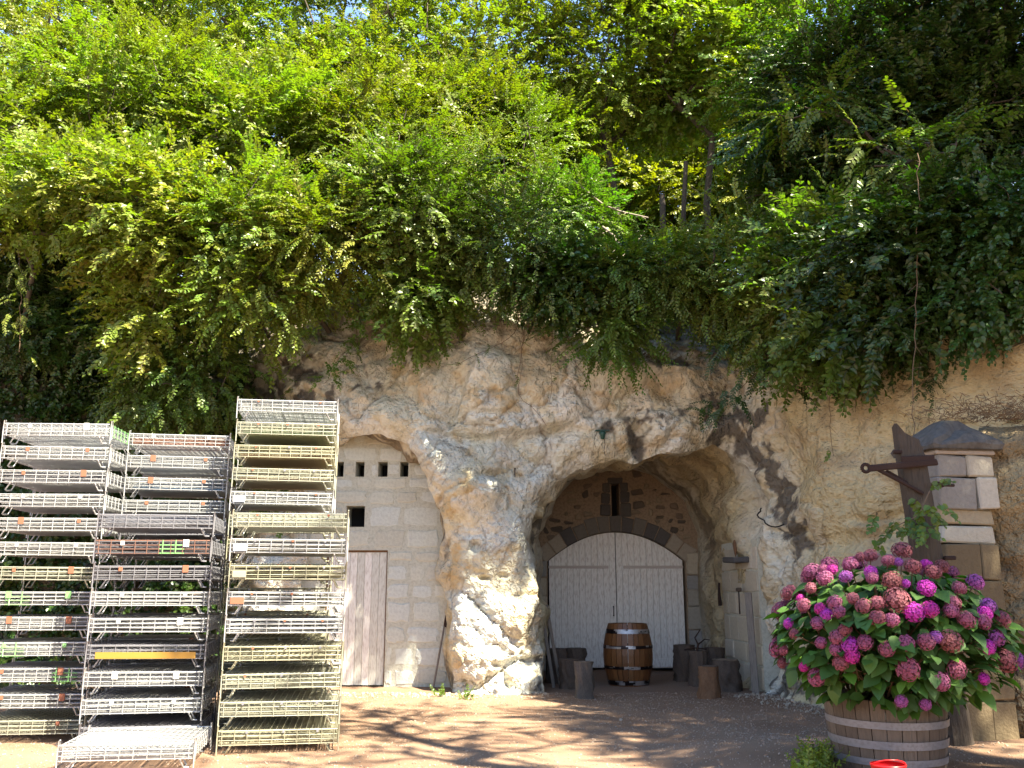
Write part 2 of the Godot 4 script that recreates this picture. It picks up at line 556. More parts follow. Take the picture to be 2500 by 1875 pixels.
func rock_colour(s: float, y: float) -> Color:
	var a := n_col.get_noise_2d(s, y)
	var b := n_och.get_noise_2d(s, y)
	var c := n_fine.get_noise_2d(s * 0.5 + 70, y * 0.5)
	var col := Color(0.69, 0.66, 0.53).lerp(Color(0.71, 0.72, 0.66), smoothstep(-0.1, 0.35, a))
	col = col.lerp(Color(0.54, 0.46, 0.32), smoothstep(0.15, 0.5, -a))
	col = col.lerp(Color(0.58, 0.42, 0.20), 0.65 * smoothstep(0.26, 0.46, b + c * 0.12) * (1.0 - smoothstep(3.6, 4.6, s)))
	col = col.lerp(Color(0.52, 0.42, 0.22), 0.85 * smoothstep(3.9, 5.0, s))
	col = col.lerp(Color(0.34, 0.25, 0.14), smoothstep(0.0, 0.4, b + c * 0.3) * smoothstep(4.0, 5.2, s) * 0.6)
	# dark lichen and soot, where the photograph has them
	var n := n_mid.get_noise_2d(s * 2.2 + 11, y * 2.2) * 0.9 + c * 0.7
	# each broken face has weathered its own way; the joints between them are coloured darker
	var ws := s + 0.25 * n_mid.get_noise_2d(s * 0.7 + 40.0, y * 0.7)
	var wy := y + 0.25 * n_mid.get_noise_2d(s * 0.7, y * 0.7 + 40.0)
	var rough := 1.0 - 0.75 * smoothstep(3.8, 5.0, s)
	facets(ws * 1.0, wy * 1.25, 1)
	var tone := facet_tone * 0.5
	var joint := 1.0 - smoothstep(0.0, 0.10, facet_gap)
	facets(ws * 2.7 + 0.4 * wy, wy * 3.1, 2)
	tone += facet_tone * 0.6
	joint = maxf(joint, 0.8 * (1.0 - smoothstep(0.0, 0.12, facet_gap))) * smoothstep(-0.2, 0.3, a + c)
	tone *= rough
	col = col.lerp(Color(0.76, 0.76, 0.72), clampf(tone, 0.0, 1.0) * 0.7)
	col = col.lerp(Color(0.55, 0.43, 0.26), clampf(-tone, 0.0, 1.0) * 0.6)
	col = col.lerp(Color(0.24, 0.17, 0.10), joint * 0.6 * rough)
	col *= 1.0 + 0.10 * c
	var soot := 0.0
	soot = maxf(soot, blot(s, y, [Vector2(3.1, 4.15), Vector2(3.5, 3.75), Vector2(4.1, 3.2), Vector2(4.5, 2.5), Vector2(4.7, 2.1)], 0.45))
	soot = maxf(soot, 0.9 * blot(s, y, [Vector2(3.6, 4.0), Vector2(4.3, 3.9)], 0.3))
	soot = maxf(soot, blot(s, y, [Vector2(1.7, 4.88), Vector2(2.6, 4.92)], 0.22))
	soot = maxf(soot, 0.9 * blot(s, y, [Vector2(1.75, 3.95), Vector2(2.0, 3.5)], 0.2))
	soot = maxf(soot, 0.8 * blot(s, y, [Vector2(-4.2, 4.6), Vector2(-3.4, 4.7), Vector2(-3.0, 4.2)], 0.5))
	soot = maxf(soot, 0.9 * blot(s, y, [Vector2(-2.35, 4.5), Vector2(-2.05, 4.52)], 0.13))
	soot = maxf(soot, 0.6 * blot(s, y, [Vector2(0.4, 0.1), Vector2(0.46, 0.6)], 0.2))
	soot = maxf(soot, 0.8 * blot(s, y, [Vector2(3.7, 0.1), Vector2(4.2, 0.3), Vector2(5.2, 0.2)], 0.35))
	soot = maxf(soot, 0.5 * blot(s, y, [Vector2(1.5, 3.9), Vector2(2.6, 4.05), Vector2(3.4, 3.9)], 0.2))
	soot = smoothstep(0.3, 0.55, soot * 0.85 + n * 0.75 - 0.02) if soot > 0.0 else 0.0
	col = col.lerp(Color(0.085, 0.075, 0.068), soot * 0.88)
	# earth washed down from above
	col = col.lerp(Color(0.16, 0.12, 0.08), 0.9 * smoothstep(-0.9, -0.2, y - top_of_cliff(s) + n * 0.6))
	col = col.lerp(Color(0.10, 0.085, 0.06), smoothstep(-3.6, -4.8, s) * 0.8)  # left end painted dark, for the shade under the overhang
	return col


func build_cliff() -> void:
	arch = outline([Vector2(0.46, -0.4), Vector2(0.46, 0.04), Vector2(0.42, 1.27), Vector2(0.32, 2.05), Vector2(0.38, 2.55), Vector2(0.55, 2.9), Vector2(0.94, 3.19), Vector2(1.43, 3.40), Vector2(2.05, 3.43), Vector2(2.75, 3.57), Vector2(3.1, 3.62), Vector2(3.38, 3.48), Vector2(3.56, 3.2), Vector2(3.64, 2.75), Vector2(3.64, 2.1), Vector2(3.62, 1.2), Vector2(3.6, 0.04), Vector2(3.6, -0.4)], 0.045, 0.09)
	alcove = outline([Vector2(-3.3, -0.4), Vector2(-3.3, 0.1), Vector2(-3.35, 2.5), Vector2(-3.2, 3.6), Vector2(-2.64, 3.77), Vector2(-2.15, 3.75), Vector2(-1.73, 3.68), Vector2(-1.52, 3.5), Vector2(-1.36, 3.2), Vector2(-1.2, 2.85), Vector2(-1.06, 2.5), Vector2(-0.98, 2.07), Vector2(-0.95, 1.28), Vector2(-0.9, 0.08), Vector2(-0.9, -0.4)], 0.045, 0.08)
	var ss := PackedFloat32Array()
	var s := -13.0
	while s < 14.0:
		ss.append(s)
		s += 0.024 if s > -3.9 and s < 5.6 else (0.04 if s > -5.0 and s < 8.2 else 0.2)
	var ys := PackedFloat32Array()
	var y := -0.25
	while y < 7.2:
		ys.append(y)
		y += 0.026 if y < 5.6 else 0.06
	var cols := ss.size()
	var rows := ys.size()
	var p := PackedVector3Array()
	var c := PackedColorArray()
	var inside := PackedByteArray()
	p.resize(cols * rows)
	c.resize(cols * rows)
	inside.resize(cols * rows)
	for j in rows:
		for i in cols:
			var q := Vector2(ss[i], ys[j])
			var gap := 9.0
			var deep := 0
			for line in [arch, alcove]:
				if q.x > line[0].x - 0.9 and q.x < line[line.size() - 1].x + 0.9 and q.y < 4.3:
					var e := edge_gap(q, line)
					if e < 0.02:      # at or inside the outline: pull the vertex onto it
						if e < -0.03:
							deep = 1
						var best := q
						var bd := 1e9
						for k in line.size() - 1:
							var t := Geometry2D.get_closest_point_to_segment(q, line[k], line[k + 1])
							if q.distance_squared_to(t) < bd:
								bd = q.distance_squared_to(t)
								best = t
						if e > -0.05:
							q = best
						e = 0.0
					gap = minf(gap, e)
			p[j * cols + i] = cliff_point(q.x, q.y, gap)
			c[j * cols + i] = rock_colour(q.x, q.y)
			inside[j * cols + i] = deep
	var skip := PackedByteArray()
	skip.resize((cols - 1) * (rows - 1))
	for j in rows - 1:
		for i in cols - 1:
			var a := j * cols + i
			skip[j * (cols - 1) + i] = 1 if inside[a] or inside[a + 1] or inside[a + cols] or inside[a + cols + 1] else 0
	structure("cliff", grid_mesh(cols, rows, p, c, skip), M.rock, "cream limestone cliff with a broken, stained face under hanging trees")


func build_vault(called: String, line: PackedVector2Array, back: Array, steps: int, label: String, inward: float) -> void:
	# the sides and ceiling of an opening, from the cliff's outline back to the wall that closes it
	var total := 0.0
	var n := line.size()
	var along := PackedFloat32Array([0.0])
	for i in n - 1:
		total += line[i].distance_to(line[i + 1])
		along.append(total)
	var bl := Curve3D.new()
	for b in back:
		bl.add_point(b)
	var cols := n
	var rows := steps + 2
	var p := PackedVector3Array()
	var c := PackedColorArray()
	var middle := Vector3((line[0].x + line[n - 1].x) * 0.5, 1.6, 0)
	for j in rows:
		for i in n:
			var f := cliff_point(line[i].x, line[i].y, 0.0)
			var e: Vector3 = bl.sample_baked(bl.get_baked_length() * along[i] / total)
			var away := Vector3(f.x - middle.x, f.y - middle.y, 0).normalized()
			if j == 0:
				p.append(f + away * 0.12 + Vector3(0, 0, -0.05))
			else:
				var t := float(j - 1) / steps
				var k := t * t * (3 - 2 * t) * 0.5 + t * 0.5
				var q := f.lerp(e, t)
				q.x = lerpf(f.x, e.x, k)
				q.y = lerpf(f.y, e.y, k)
				var amp := smoothstep(0.0, 0.15, t) * (1.0 - 0.8 * smoothstep(0.7, 1.0, t))
				var w := n_big.get_noise_3d(q.x, q.y, q.z * 1.3) * 0.16 + n_mid.get_noise_3d(q.x, q.y, q.z) * 0.07 + n_fine.get_noise_3d(q.x, q.y, q.z) * 0.02
				w -= facets(along[i] * 1.3, q.z * 1.2, 5) * 0.16 + facets(along[i] * 3.4, q.z * 3.2, 6) * 0.06
				q += away * w * amp
				if inward > 0.0 and away.x > 0.5:
					q.x -= inward * smoothstep(2.15, 2.35, q.y) * (1.0 - smoothstep(2.7, 3.2, q.y)) * smoothstep(0.05, 0.2, t) * (1.0 - smoothstep(0.6, 0.75, t))
				p.append(q)
			var z := p[p.size() - 1]
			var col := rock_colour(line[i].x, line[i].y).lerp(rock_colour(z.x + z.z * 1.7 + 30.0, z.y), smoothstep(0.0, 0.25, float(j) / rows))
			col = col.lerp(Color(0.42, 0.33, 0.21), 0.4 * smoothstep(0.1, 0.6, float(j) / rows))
			c.append(col)
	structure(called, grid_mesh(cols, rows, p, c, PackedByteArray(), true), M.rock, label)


func behind_cliff(x: float, z: float) -> float:
	var best := 1e9
	var sign := 1.0
	for i in PLAN.size() - 1:
		var a := Vector2(PLAN[i][1], PLAN[i][2])
		var b := Vector2(PLAN[i + 1][1], PLAN[i + 1][2])
		var q := Geometry2D.get_closest_point_to_segment(Vector2(x, z), a, b)
		var d := q.distance_to(Vector2(x, z))
		if d < best - 1e-6:
			best = d
			var o := Vector2(-(b - a).y, (b - a).x)
			sign = -1.0 if o.dot(Vector2(x, z) - a) > 0.0 else 1.0
	return best * sign


func hill_y(x: float, z: float) -> float:
	var d := behind_cliff(x, z)
	var h := 5.35 - 0.35 * smoothstep(2.0, 6.0, x)
	return h + 0.42 * minf(maxf(d - 0.5, 0.0), 16.0) + 0.35 * n_big.get_noise_2d(x * 0.5, z * 0.5) - (1.2 if d < 0.35 else 0.0)


func build_hill() -> void:
	var p := PackedVector3Array()
	var c := PackedColorArray()
	var nx := 110
	var nz := 90
	var skip := PackedByteArray()
	for j in nz:
		for i in nx:
			var x := -33.0 + 66.0 * i / (nx - 1)
			var z := -7.0 - 53.0 * pow(float(j) / (nz - 1), 1.4)
			p.append(Vector3(x, hill_y(x, z), z))
			var k := n_mid.get_noise_2d(x, z)
			c.append(Color(1, 1, 1).lerp(Color(0.7, 1.1, 0.5), clampf(0.5 + k, 0, 1)))
	skip.resize((nx - 1) * (nz - 1))
	for j in nz - 1:
		for i in nx - 1:
			var a := p[j * nx + i]
			var b := p[(j + 1) * nx + i + 1]
			skip[j * (nx - 1) + i] = 1 if minf(behind_cliff(a.x, a.z), behind_cliff(b.x, b.z)) < 0.15 else 0
	structure("hillside", grid_mesh(nx, nz, p, c, skip), M.earth, "wooded hillside rising behind the top of the cliff")


func ground_y(x: float, z: float) -> float:
	var rise := 0.17 * smoothstep(1.2, 2.3, x) * smoothstep(-10.5, -8.0, z) * (1.0 - smoothstep(-4.0, 0.0, z))
	var near := 1.0 if absf(x) < 30 and z > -22 and z < 10 else 0.0
	return rise + near * (0.025 * n_mid.get_noise_2d(x * 0.5, z * 0.5) + 0.01 * n_fine.get_noise_2d(x * 0.4, z * 0.4))


func build_ground() -> void:
	var line := func(lo: float, hi: float, step: float) -> Array:
		var a := [lo - 400.0, lo - 120.0, lo - 40.0, lo - 12.0, lo - 4.0]
		var v := lo
		while v <= hi:
			a.append(v)
			v += step
		a.append_array([hi + 4.0, hi + 12.0, hi + 40.0, hi + 120.0, hi + 400.0])
		return a
	var xs: Array = line.call(-11.0, 9.0, 0.12)
	var zs: Array = line.call(-19.0, 1.0, 0.12)
	var p := PackedVector3Array()
	var c := PackedColorArray()
	for z in zs:
		for x in xs:
			p.append(Vector3(x, ground_y(x, z), z))
			var k := n_col.get_noise_2d(x * 0.8, z * 0.8)
			var col := Color(1, 1, 1).lerp(Color(0.80, 0.72, 0.66), clampf(0.5 + k, 0, 1))
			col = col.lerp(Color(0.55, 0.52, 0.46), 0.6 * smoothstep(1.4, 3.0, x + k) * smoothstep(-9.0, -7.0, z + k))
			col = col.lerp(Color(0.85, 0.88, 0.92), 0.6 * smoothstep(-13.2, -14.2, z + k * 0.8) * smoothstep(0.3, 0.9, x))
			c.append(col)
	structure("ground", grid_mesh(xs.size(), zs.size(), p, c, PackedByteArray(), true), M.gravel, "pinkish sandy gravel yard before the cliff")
	# loose stones of the gravel
	var st := pen()
	add_block(st, Vector3.ZERO, Vector3(1.0, 0.6, 0.8), 0.22, 0.08)
	var stone := done(st)
	var xf := []
	var cs := []
	for i in 1900:      # chips fallen from the rock, thickest along its foot
		var s := rng.randf_range(-3.6, 6.0)
		if s > 0.45 and s < 3.5:
			continue
		var q := plan(s) + plan_out(s) * (0.12 + 0.55 * pow(rng.randf(), 2.2))
		var k := 0.012 + 0.035 * pow(rng.randf(), 4.0)
		xf.append(Transform3D(Basis.from_euler(Vector3(rng.randf() * TAU, rng.randf() * TAU, rng.randf() * TAU)).scaled(Vector3.ONE * k), Vector3(q.x, ground_y(q.x, q.y) + k * 0.2, q.y)))
		cs.append(Color(0.58, 0.52, 0.42).lerp(Color(0.34, 0.28, 0.22), rng.randf()))
	for i in 26000:
		var z := -6.6 - 8.2 * pow(rng.randf(), 0.8)
		var x := rng.randf_range(-5.6, 4.2)
		if behind_cliff(x, z) > -0.1:
			continue
		var s := 0.007 + 0.013 * pow(rng.randf(), 3.0)
		if rng.randf() < 0.004:
			s *= 2.6
		xf.append(Transform3D(Basis.from_euler(Vector3(rng.randf() * 0.6, rng.randf() * TAU, rng.randf() * 0.6)).scaled(Vector3.ONE * s), Vector3(x, ground_y(x, z) + s * 0.15, z)))
		var t := rng.randf()
		cs.append(Color(0.40, 0.28, 0.205).lerp(Color(0.48, 0.39, 0.31), t) * (0.6 if rng.randf() < 0.25 else 1.0))
	var sw := swarm("gravel", stone, M.pebble, xf, cs)
	tag(sw, "loose pinkish and pale stones strewn over the yard", "gravel")


# ---------------------------------------------------------------- walls and doors inside the openings

func csg_wall(called: String, at: Vector3, size: Vector3, holes: Array, m: Material, parent: Node3D) -> void:
	# a wall with real openings, cut and committed as one mesh
	var root := CSGBox3D.new()
	root.size = size
	root.material = m
	for h in holes:
		var cut: CSGShape3D
		if h.size() == 2:
			cut = CSGBox3D.new()
			cut.size = h[1]
			cut.position = h[0] - at
		else:
			cut = CSGPolygon3D.new()
			cut.polygon = h[2]
			cut.depth = 1.2
			cut.position = h[0] - at
		cut.operation = CSGShape3D.OPERATION_SUBTRACTION
		cut.material = m
		root.add_child(cut)
	root.name = called
	root.position = at
	parent.add_child(root, true)


func cobble(sz: Vector3) -> ArrayMesh:
	# a roughly squared stone: an uneven ten-sided face with a worn, rounded edge
	var st := pen()
	st.set_smooth_group(-1)
	var n := 12
	var front := []
	var rim := []
	var back := []
	for i in n:
		var a := TAU * (i + 0.5 + rng.randf_range(-0.15, 0.15)) / n
		var v := Vector2(cos(a) / maxf(absf(cos(a)), absf(sin(a))), sin(a) / maxf(absf(cos(a)), absf(sin(a))))
		if absf(absf(v.x) - absf(v.y)) < 0.75:
			v *= rng.randf_range(0.84, 1.0)
		var p := Vector3(v.x * sz.x * 0.5 + rng.randf_range(-0.012, 0.012), v.y * sz.y * 0.5 + rng.randf_range(-0.012, 0.012), 0)
		front.append(Vector3(p.x - signf(p.x) * 0.016, p.y - signf(p.y) * 0.016, sz.z * 0.5 + rng.randf_range(-0.004, 0.003)))
		rim.append(Vector3(p.x, p.y, sz.z * 0.5 - 0.012))
		back.append(Vector3(p.x, p.y, -sz.z * 0.5))
	for i in n:
		var j := (i + 1) % n
		tri(st, front[i], front[j], Vector3(0, 0, sz.z * 0.5 + 0.003), Vector3(0, 0, -1))
		quad(st, front[i], front[j], rim[j], rim[i], Vector3.ZERO)
		quad(st, rim[i], rim[j], back[j], back[i], Vector3.ZERO)
	return done(st)


func course(parent: Node3D, x0: float, x1: float, y0: float, y1: float, z: float, wmin: float, wmax: float, gap: float, holes: Array, cols: Array, proud: float, rounded: bool) -> void:
	# one course of roughly squared stones; the openings are left free
	var x := x0 + rng.randf_range(-0.2, 0.0)
	while x < x1:
		var w := rng.randf_range(wmin, wmax)
		var a := maxf(x, x0)
		var b := minf(x + w - gap, x1)
		var lo := y0 + rng.randf_range(0.0, gap)
		var hi := y1 - gap - rng.randf_range(0.0, gap)
		for h in holes:
			if hi > h.position.y and lo < h.end.y and b > h.position.x and a < h.end.x:
				if a < h.position.x - 0.06:
					b = h.position.x - 0.012
				elif b > h.end.x + 0.06:
					a = h.end.x + 0.012
				else:
					b = a
		if b - a > 0.07:
			var sz := Vector3(b - a, hi - lo, 0.05)
			var o := obj("stone", cobble(sz) if rounded else block(sz, 0.007, 0.006), M.stone, parent, Transform3D(Basis(), Vector3((a + b) * 0.5, (lo + hi) * 0.5, z + proud - 0.025 + rng.randf_range(-0.006, 0.008))))
			var c: Color = cols[rng.randi() % cols.size()]
			o.material_override = tinted(c)
		x += w


var tints := {}
func tinted(c: Color) -> Material:
	if not tints.has(c):
		var m: StandardMaterial3D = M.stone.duplicate()
		m.albedo_color = c.linear_to_srgb()
		tints[c] = m
	return tints[c]


func plank_door(t: Node3D, x0: float, x1: float, n: int, z: float, bottom: float, top: Callable, m: Array) -> void:
	# upright boards with open joints between them
	var w := (x1 - x0) / n
	for i in n:
		var a := x0 + w * i + 0.0018
		var b := x0 + w * (i + 1) - 0.0018
		var st := pen()
		st.set_smooth_group(-1)
		var dz := rng.randf_range(-0.002, 0.002)
		var e := 0.0035
		var ya: float = top.call(a)
		var yb: float = top.call(b)
		var f := [Vector3(a + e, bottom, z + dz), Vector3(b - e, bottom, z + dz), Vector3(b - e, yb - e, z + dz), Vector3(a + e, ya - e, z + dz)]
		var g := [Vector3(a, bottom, z - e), Vector3(b, bottom, z - e), Vector3(b, yb, z - e), Vector3(a, ya, z - e)]
		var k := [Vector3(a, bottom, z - 0.03), Vector3(b, bottom, z - 0.03), Vector3(b, yb, z - 0.03), Vector3(a, ya, z - 0.03)]
		var mid := Vector3((a + b) * 0.5, (bottom + ya) * 0.5, z - 0.012)
		quad(st, f[0], f[1], f[2], f[3], mid)
		quad(st, k[0], k[1], k[2], k[3], mid)
		for q in 4:
			var r := (q + 1) % 4
			quad(st, f[q], f[r], g[r], g[q], mid)
			quad(st, g[q], g[r], k[r], k[q], mid)
		obj("plank", done(st), m[rng.randi() % m.size()], t)


func build_small_door_wall() -> void:
	var cream := [Color(0.63, 0.65, 0.58), Color(0.62, 0.62, 0.53), Color(0.64, 0.67, 0.62), Color(0.58, 0.57, 0.48)]
	var wall := thing("whitewashed_stone_wall", "whitewashed block wall closing the recess around the narrow plank door", "wall", Vector3(0, 0, 0))
	var holes := []
	var rects := []
	for r in [Rect2(-2.89, 0.0, 0.95, 2.05), Rect2(-2.82, 3.2, 0.14, 0.24), Rect2(-2.49, 3.2, 0.14, 0.24), Rect2(-2.13, 3.2, 0.15, 0.24), Rect2(-1.78, 3.2, 0.13, 0.24), Rect2(-2.61, 2.41, 0.29, 0.33)]:
		rects.append(r)
		var deep := 1.4
		holes.append([Vector3(r.get_center().x, r.get_center().y, -14.72), Vector3(r.size.x, r.size.y, deep)])
	csg_wall("mortar_wall", Vector3(-2.2, 1.95, -14.95), Vector3(3.2, 4.3, 0.5), holes, M.mortar, wall)
	var st := pen()      # black sheet in place of the unlit room behind the little openings
	add_box(st, Vector3(-2.2, 1.95, -15.24), Vector3(3.2, 4.3, 0.06))
	obj("backing", done(st), M.black, wall)
	var y := 0.02
	var hs := [0.28, 0.34, 0.3, 0.36, 0.27, 0.3, 0.2, 0.33, 0.36, 0.25, 0.2, 0.24, 0.26, 0.28]
	for h in hs:
		course(wall, -3.5, -0.8, y, y + h, -14.7, 0.2, 0.62, 0.03, rects, cream, 0.009, true)
		y += h
	var t := thing("plank_door", "narrow grey-white plank door half hidden by the wire crates", "door", Vector3(0, 0, 0))
	plank_door(t, -2.87, -1.96, 8, -14.76, 0.03, func(_x): return 2.02, [M.white_paint_worn, M.white_paint])
	st = pen()
	for b in [[Vector3(-2.415, 2.037, -14.79), Vector3(0.95, 0.026, 0.08)], [Vector3(-1.95, 1.01, -14.79), Vector3(0.018, 2.0, 0.08)], [Vector3(-2.88, 1.01, -14.79), Vector3(0.018, 2.0, 0.08)]]:
		add_box(st, b[0], b[1])
	obj("frame", done(st), M.log_bark_warm, t)


func door_top(x: float) -> float:
	return 2.50 - 0.53 * pow(absf(x - 1.94) / 1.26, 2.0)


func build_great_door() -> void:
	var z := -17.6
	var wall := thing("rubble_stone_wall", "dark rubble wall over the arched double door deep inside the cave", "wall")
	var poly := PackedVector2Array([Vector2(0.66, -0.3), Vector2(0.66, 1.97)])
	for i in 21:
		var x := 0.66 + 2.56 * i / 20.0
		poly.append(Vector2(x, door_top(x) + 0.02))
	poly.append(Vector2(3.22, 1.97))
	poly.append(Vector2(3.22, -0.3))
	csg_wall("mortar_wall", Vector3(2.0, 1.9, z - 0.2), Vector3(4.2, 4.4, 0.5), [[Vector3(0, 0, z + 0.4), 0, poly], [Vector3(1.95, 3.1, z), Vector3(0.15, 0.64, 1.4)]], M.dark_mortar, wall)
	var st := pen()
	add_box(st, Vector3(2.0, 1.9, z - 0.48), Vector3(4.2, 4.4, 0.05))
	obj("backing", done(st), M.black, wall)  # black sheet in place of the unlit space past the slit
	# the ring of wedge-shaped stones over the door
	var n := 13
	for i in n:
		var pts := []
		for e in [0.04, 0.96]:
			var x: float = 0.62 + 2.64 * (i + e) / n
			var slope := -2.0 * 0.53 * (x - 1.94) / (1.26 * 1.26)
			var nn := Vector2(-slope, 1.0).normalized()
			var lo := Vector2(x, door_top(x) + 0.012)
			pts.append([lo, lo + nn * rng.randf_range(0.25, 0.31)])
		var k := pen()
		k.set_smooth_group(-1)
		var zf := z + 0.05 + 0.022 + rng.randf_range(-0.006, 0.01)
		var f := [Vector3(pts[0][0].x, pts[0][0].y, zf), Vector3(pts[1][0].x, pts[1][0].y, zf), Vector3(pts[1][1].x, pts[1][1].y, zf), Vector3(pts[0][1].x, pts[0][1].y, zf)]
		var mid: Vector3 = (f[0] + f[2]) * 0.5 - Vector3(0, 0, 0.04)
		var c := (f[0] + f[1] + f[2] + f[3]) * 0.25 as Vector3
		var inner := []
		var rim := []
		for q in f:
			inner.append(q.lerp(c, 0.10))
			rim.append(q - Vector3(0, 0, 0.012))
		quad(k, inner[0], inner[1], inner[2], inner[3], mid)
		for q in 4:
			var r := (q + 1) % 4
			quad(k, inner[q], inner[r], rim[r], rim[q], mid)
			quad(k, rim[q], rim[r], rim[r] - Vector3(0, 0, 0.06), rim[q] - Vector3(0, 0, 0.06), mid)
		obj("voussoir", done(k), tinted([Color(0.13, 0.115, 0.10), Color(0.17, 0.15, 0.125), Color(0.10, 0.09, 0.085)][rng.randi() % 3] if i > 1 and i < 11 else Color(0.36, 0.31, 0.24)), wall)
	# squared stones round the slit, then field stones set in the mortar
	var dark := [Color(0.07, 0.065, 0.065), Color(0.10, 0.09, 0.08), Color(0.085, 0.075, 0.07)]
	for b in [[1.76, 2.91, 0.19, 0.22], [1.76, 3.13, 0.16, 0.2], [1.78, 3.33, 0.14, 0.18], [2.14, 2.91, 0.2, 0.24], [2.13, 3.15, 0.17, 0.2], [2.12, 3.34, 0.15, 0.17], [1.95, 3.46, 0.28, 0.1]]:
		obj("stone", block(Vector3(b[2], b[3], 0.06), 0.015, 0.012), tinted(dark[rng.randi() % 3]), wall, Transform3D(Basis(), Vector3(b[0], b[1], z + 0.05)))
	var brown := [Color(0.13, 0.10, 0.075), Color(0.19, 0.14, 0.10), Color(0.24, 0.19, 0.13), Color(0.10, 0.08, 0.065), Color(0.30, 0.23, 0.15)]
	var placed := []
	for i in 600:
		var x := rng.randf_range(0.6, 3.3)
		var y := rng.randf_range(2.3, 3.7)
		var lim := 3.78 - 1.3 * pow(absf(x - 1.98) / 1.42, 2.4)
		if y < door_top(x) + 0.38 or y > lim - 0.08 or absf(x - 1.95) < 0.36 and y > 2.75:
			continue
		var w := rng.randf_range(0.07, 0.22)
		var h := rng.randf_range(0.05, 0.13)
		var free := true
		for p in placed:
			if absf(p[0] - x) < (p[2] + w) * 0.5 + 0.03 and absf(p[1] - y) < (p[3] + h) * 0.5 + 0.025:
				free = false
		if free:
			placed.append([x, y, w, h])
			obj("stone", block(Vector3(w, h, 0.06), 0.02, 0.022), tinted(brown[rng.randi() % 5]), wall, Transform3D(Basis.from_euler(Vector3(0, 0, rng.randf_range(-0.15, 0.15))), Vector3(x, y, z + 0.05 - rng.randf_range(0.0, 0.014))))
	# jamb stones either side
	for side in [-1, 1]:
		var y := 0.0
		while y < 1.95:
			var h := rng.randf_range(0.26, 0.42)
			var w := rng.randf_range(0.22, 0.34) if side > 0 else 0.2
			var x: float = 0.66 - 0.02 - w * 0.5 if side < 0 else 3.24 + w * 0.5
			var c: Color = [Color(0.46, 0.40, 0.30), Color(0.36, 0.33, 0.27), Color(0.30, 0.29, 0.27)][rng.randi() % 3]
			obj("stone", block(Vector3(w, h - 0.012, 0.07), 0.015, 0.01), tinted(c), wall, Transform3D(Basis(), Vector3(x, y + h * 0.5, z + 0.055)))
			y += h
	for side in [0, 1]:
		var t := thing("door_leaf", ["left leaf of the arched white plank double door", "right leaf of the arched white plank double door"][side], "door", Vector3.ZERO, 0.0, "leaves of the arched double door")
		var x0 := 0.69 if side == 0 else 1.945
		var x1 := 1.935 if side == 0 else 3.19
		plank_door(t, x0, x1, 11, z - 0.06, 0.05, door_top, [M.white_paint])
		var s := pen()
		var hx := x0 + 0.55 if side == 0 else x1 - 0.55
		add_block(s, Vector3(hx, 1.86, z - 0.05), Vector3(1.12, 0.05, 0.012), 0.004)
		obj("hinge_strap", done(s), M.strap_paint, t)
		s = pen()
		add_block(s, Vector3((x0 + x1) * 0.5, 0.14, z - 0.05), Vector3(x1 - x0 - 0.02, 0.16, 0.02), 0.006)
		obj("kick_board", done(s), M.white_paint, t)
		if side == 0:
			s = pen()
			add_rod(s, Vector3(1.88, 0.98, z - 0.03), Vector3(1.88, 1.14, z - 0.03), 0.010, 0.010, 6, true)
			for yy in [0.98, 1.14]:
				add_rod(s, Vector3(1.88, yy, z - 0.06), Vector3(1.88, yy, z - 0.025), 0.014, 0.012, 8, true)
			obj("handle", done(s), M.rust, t)


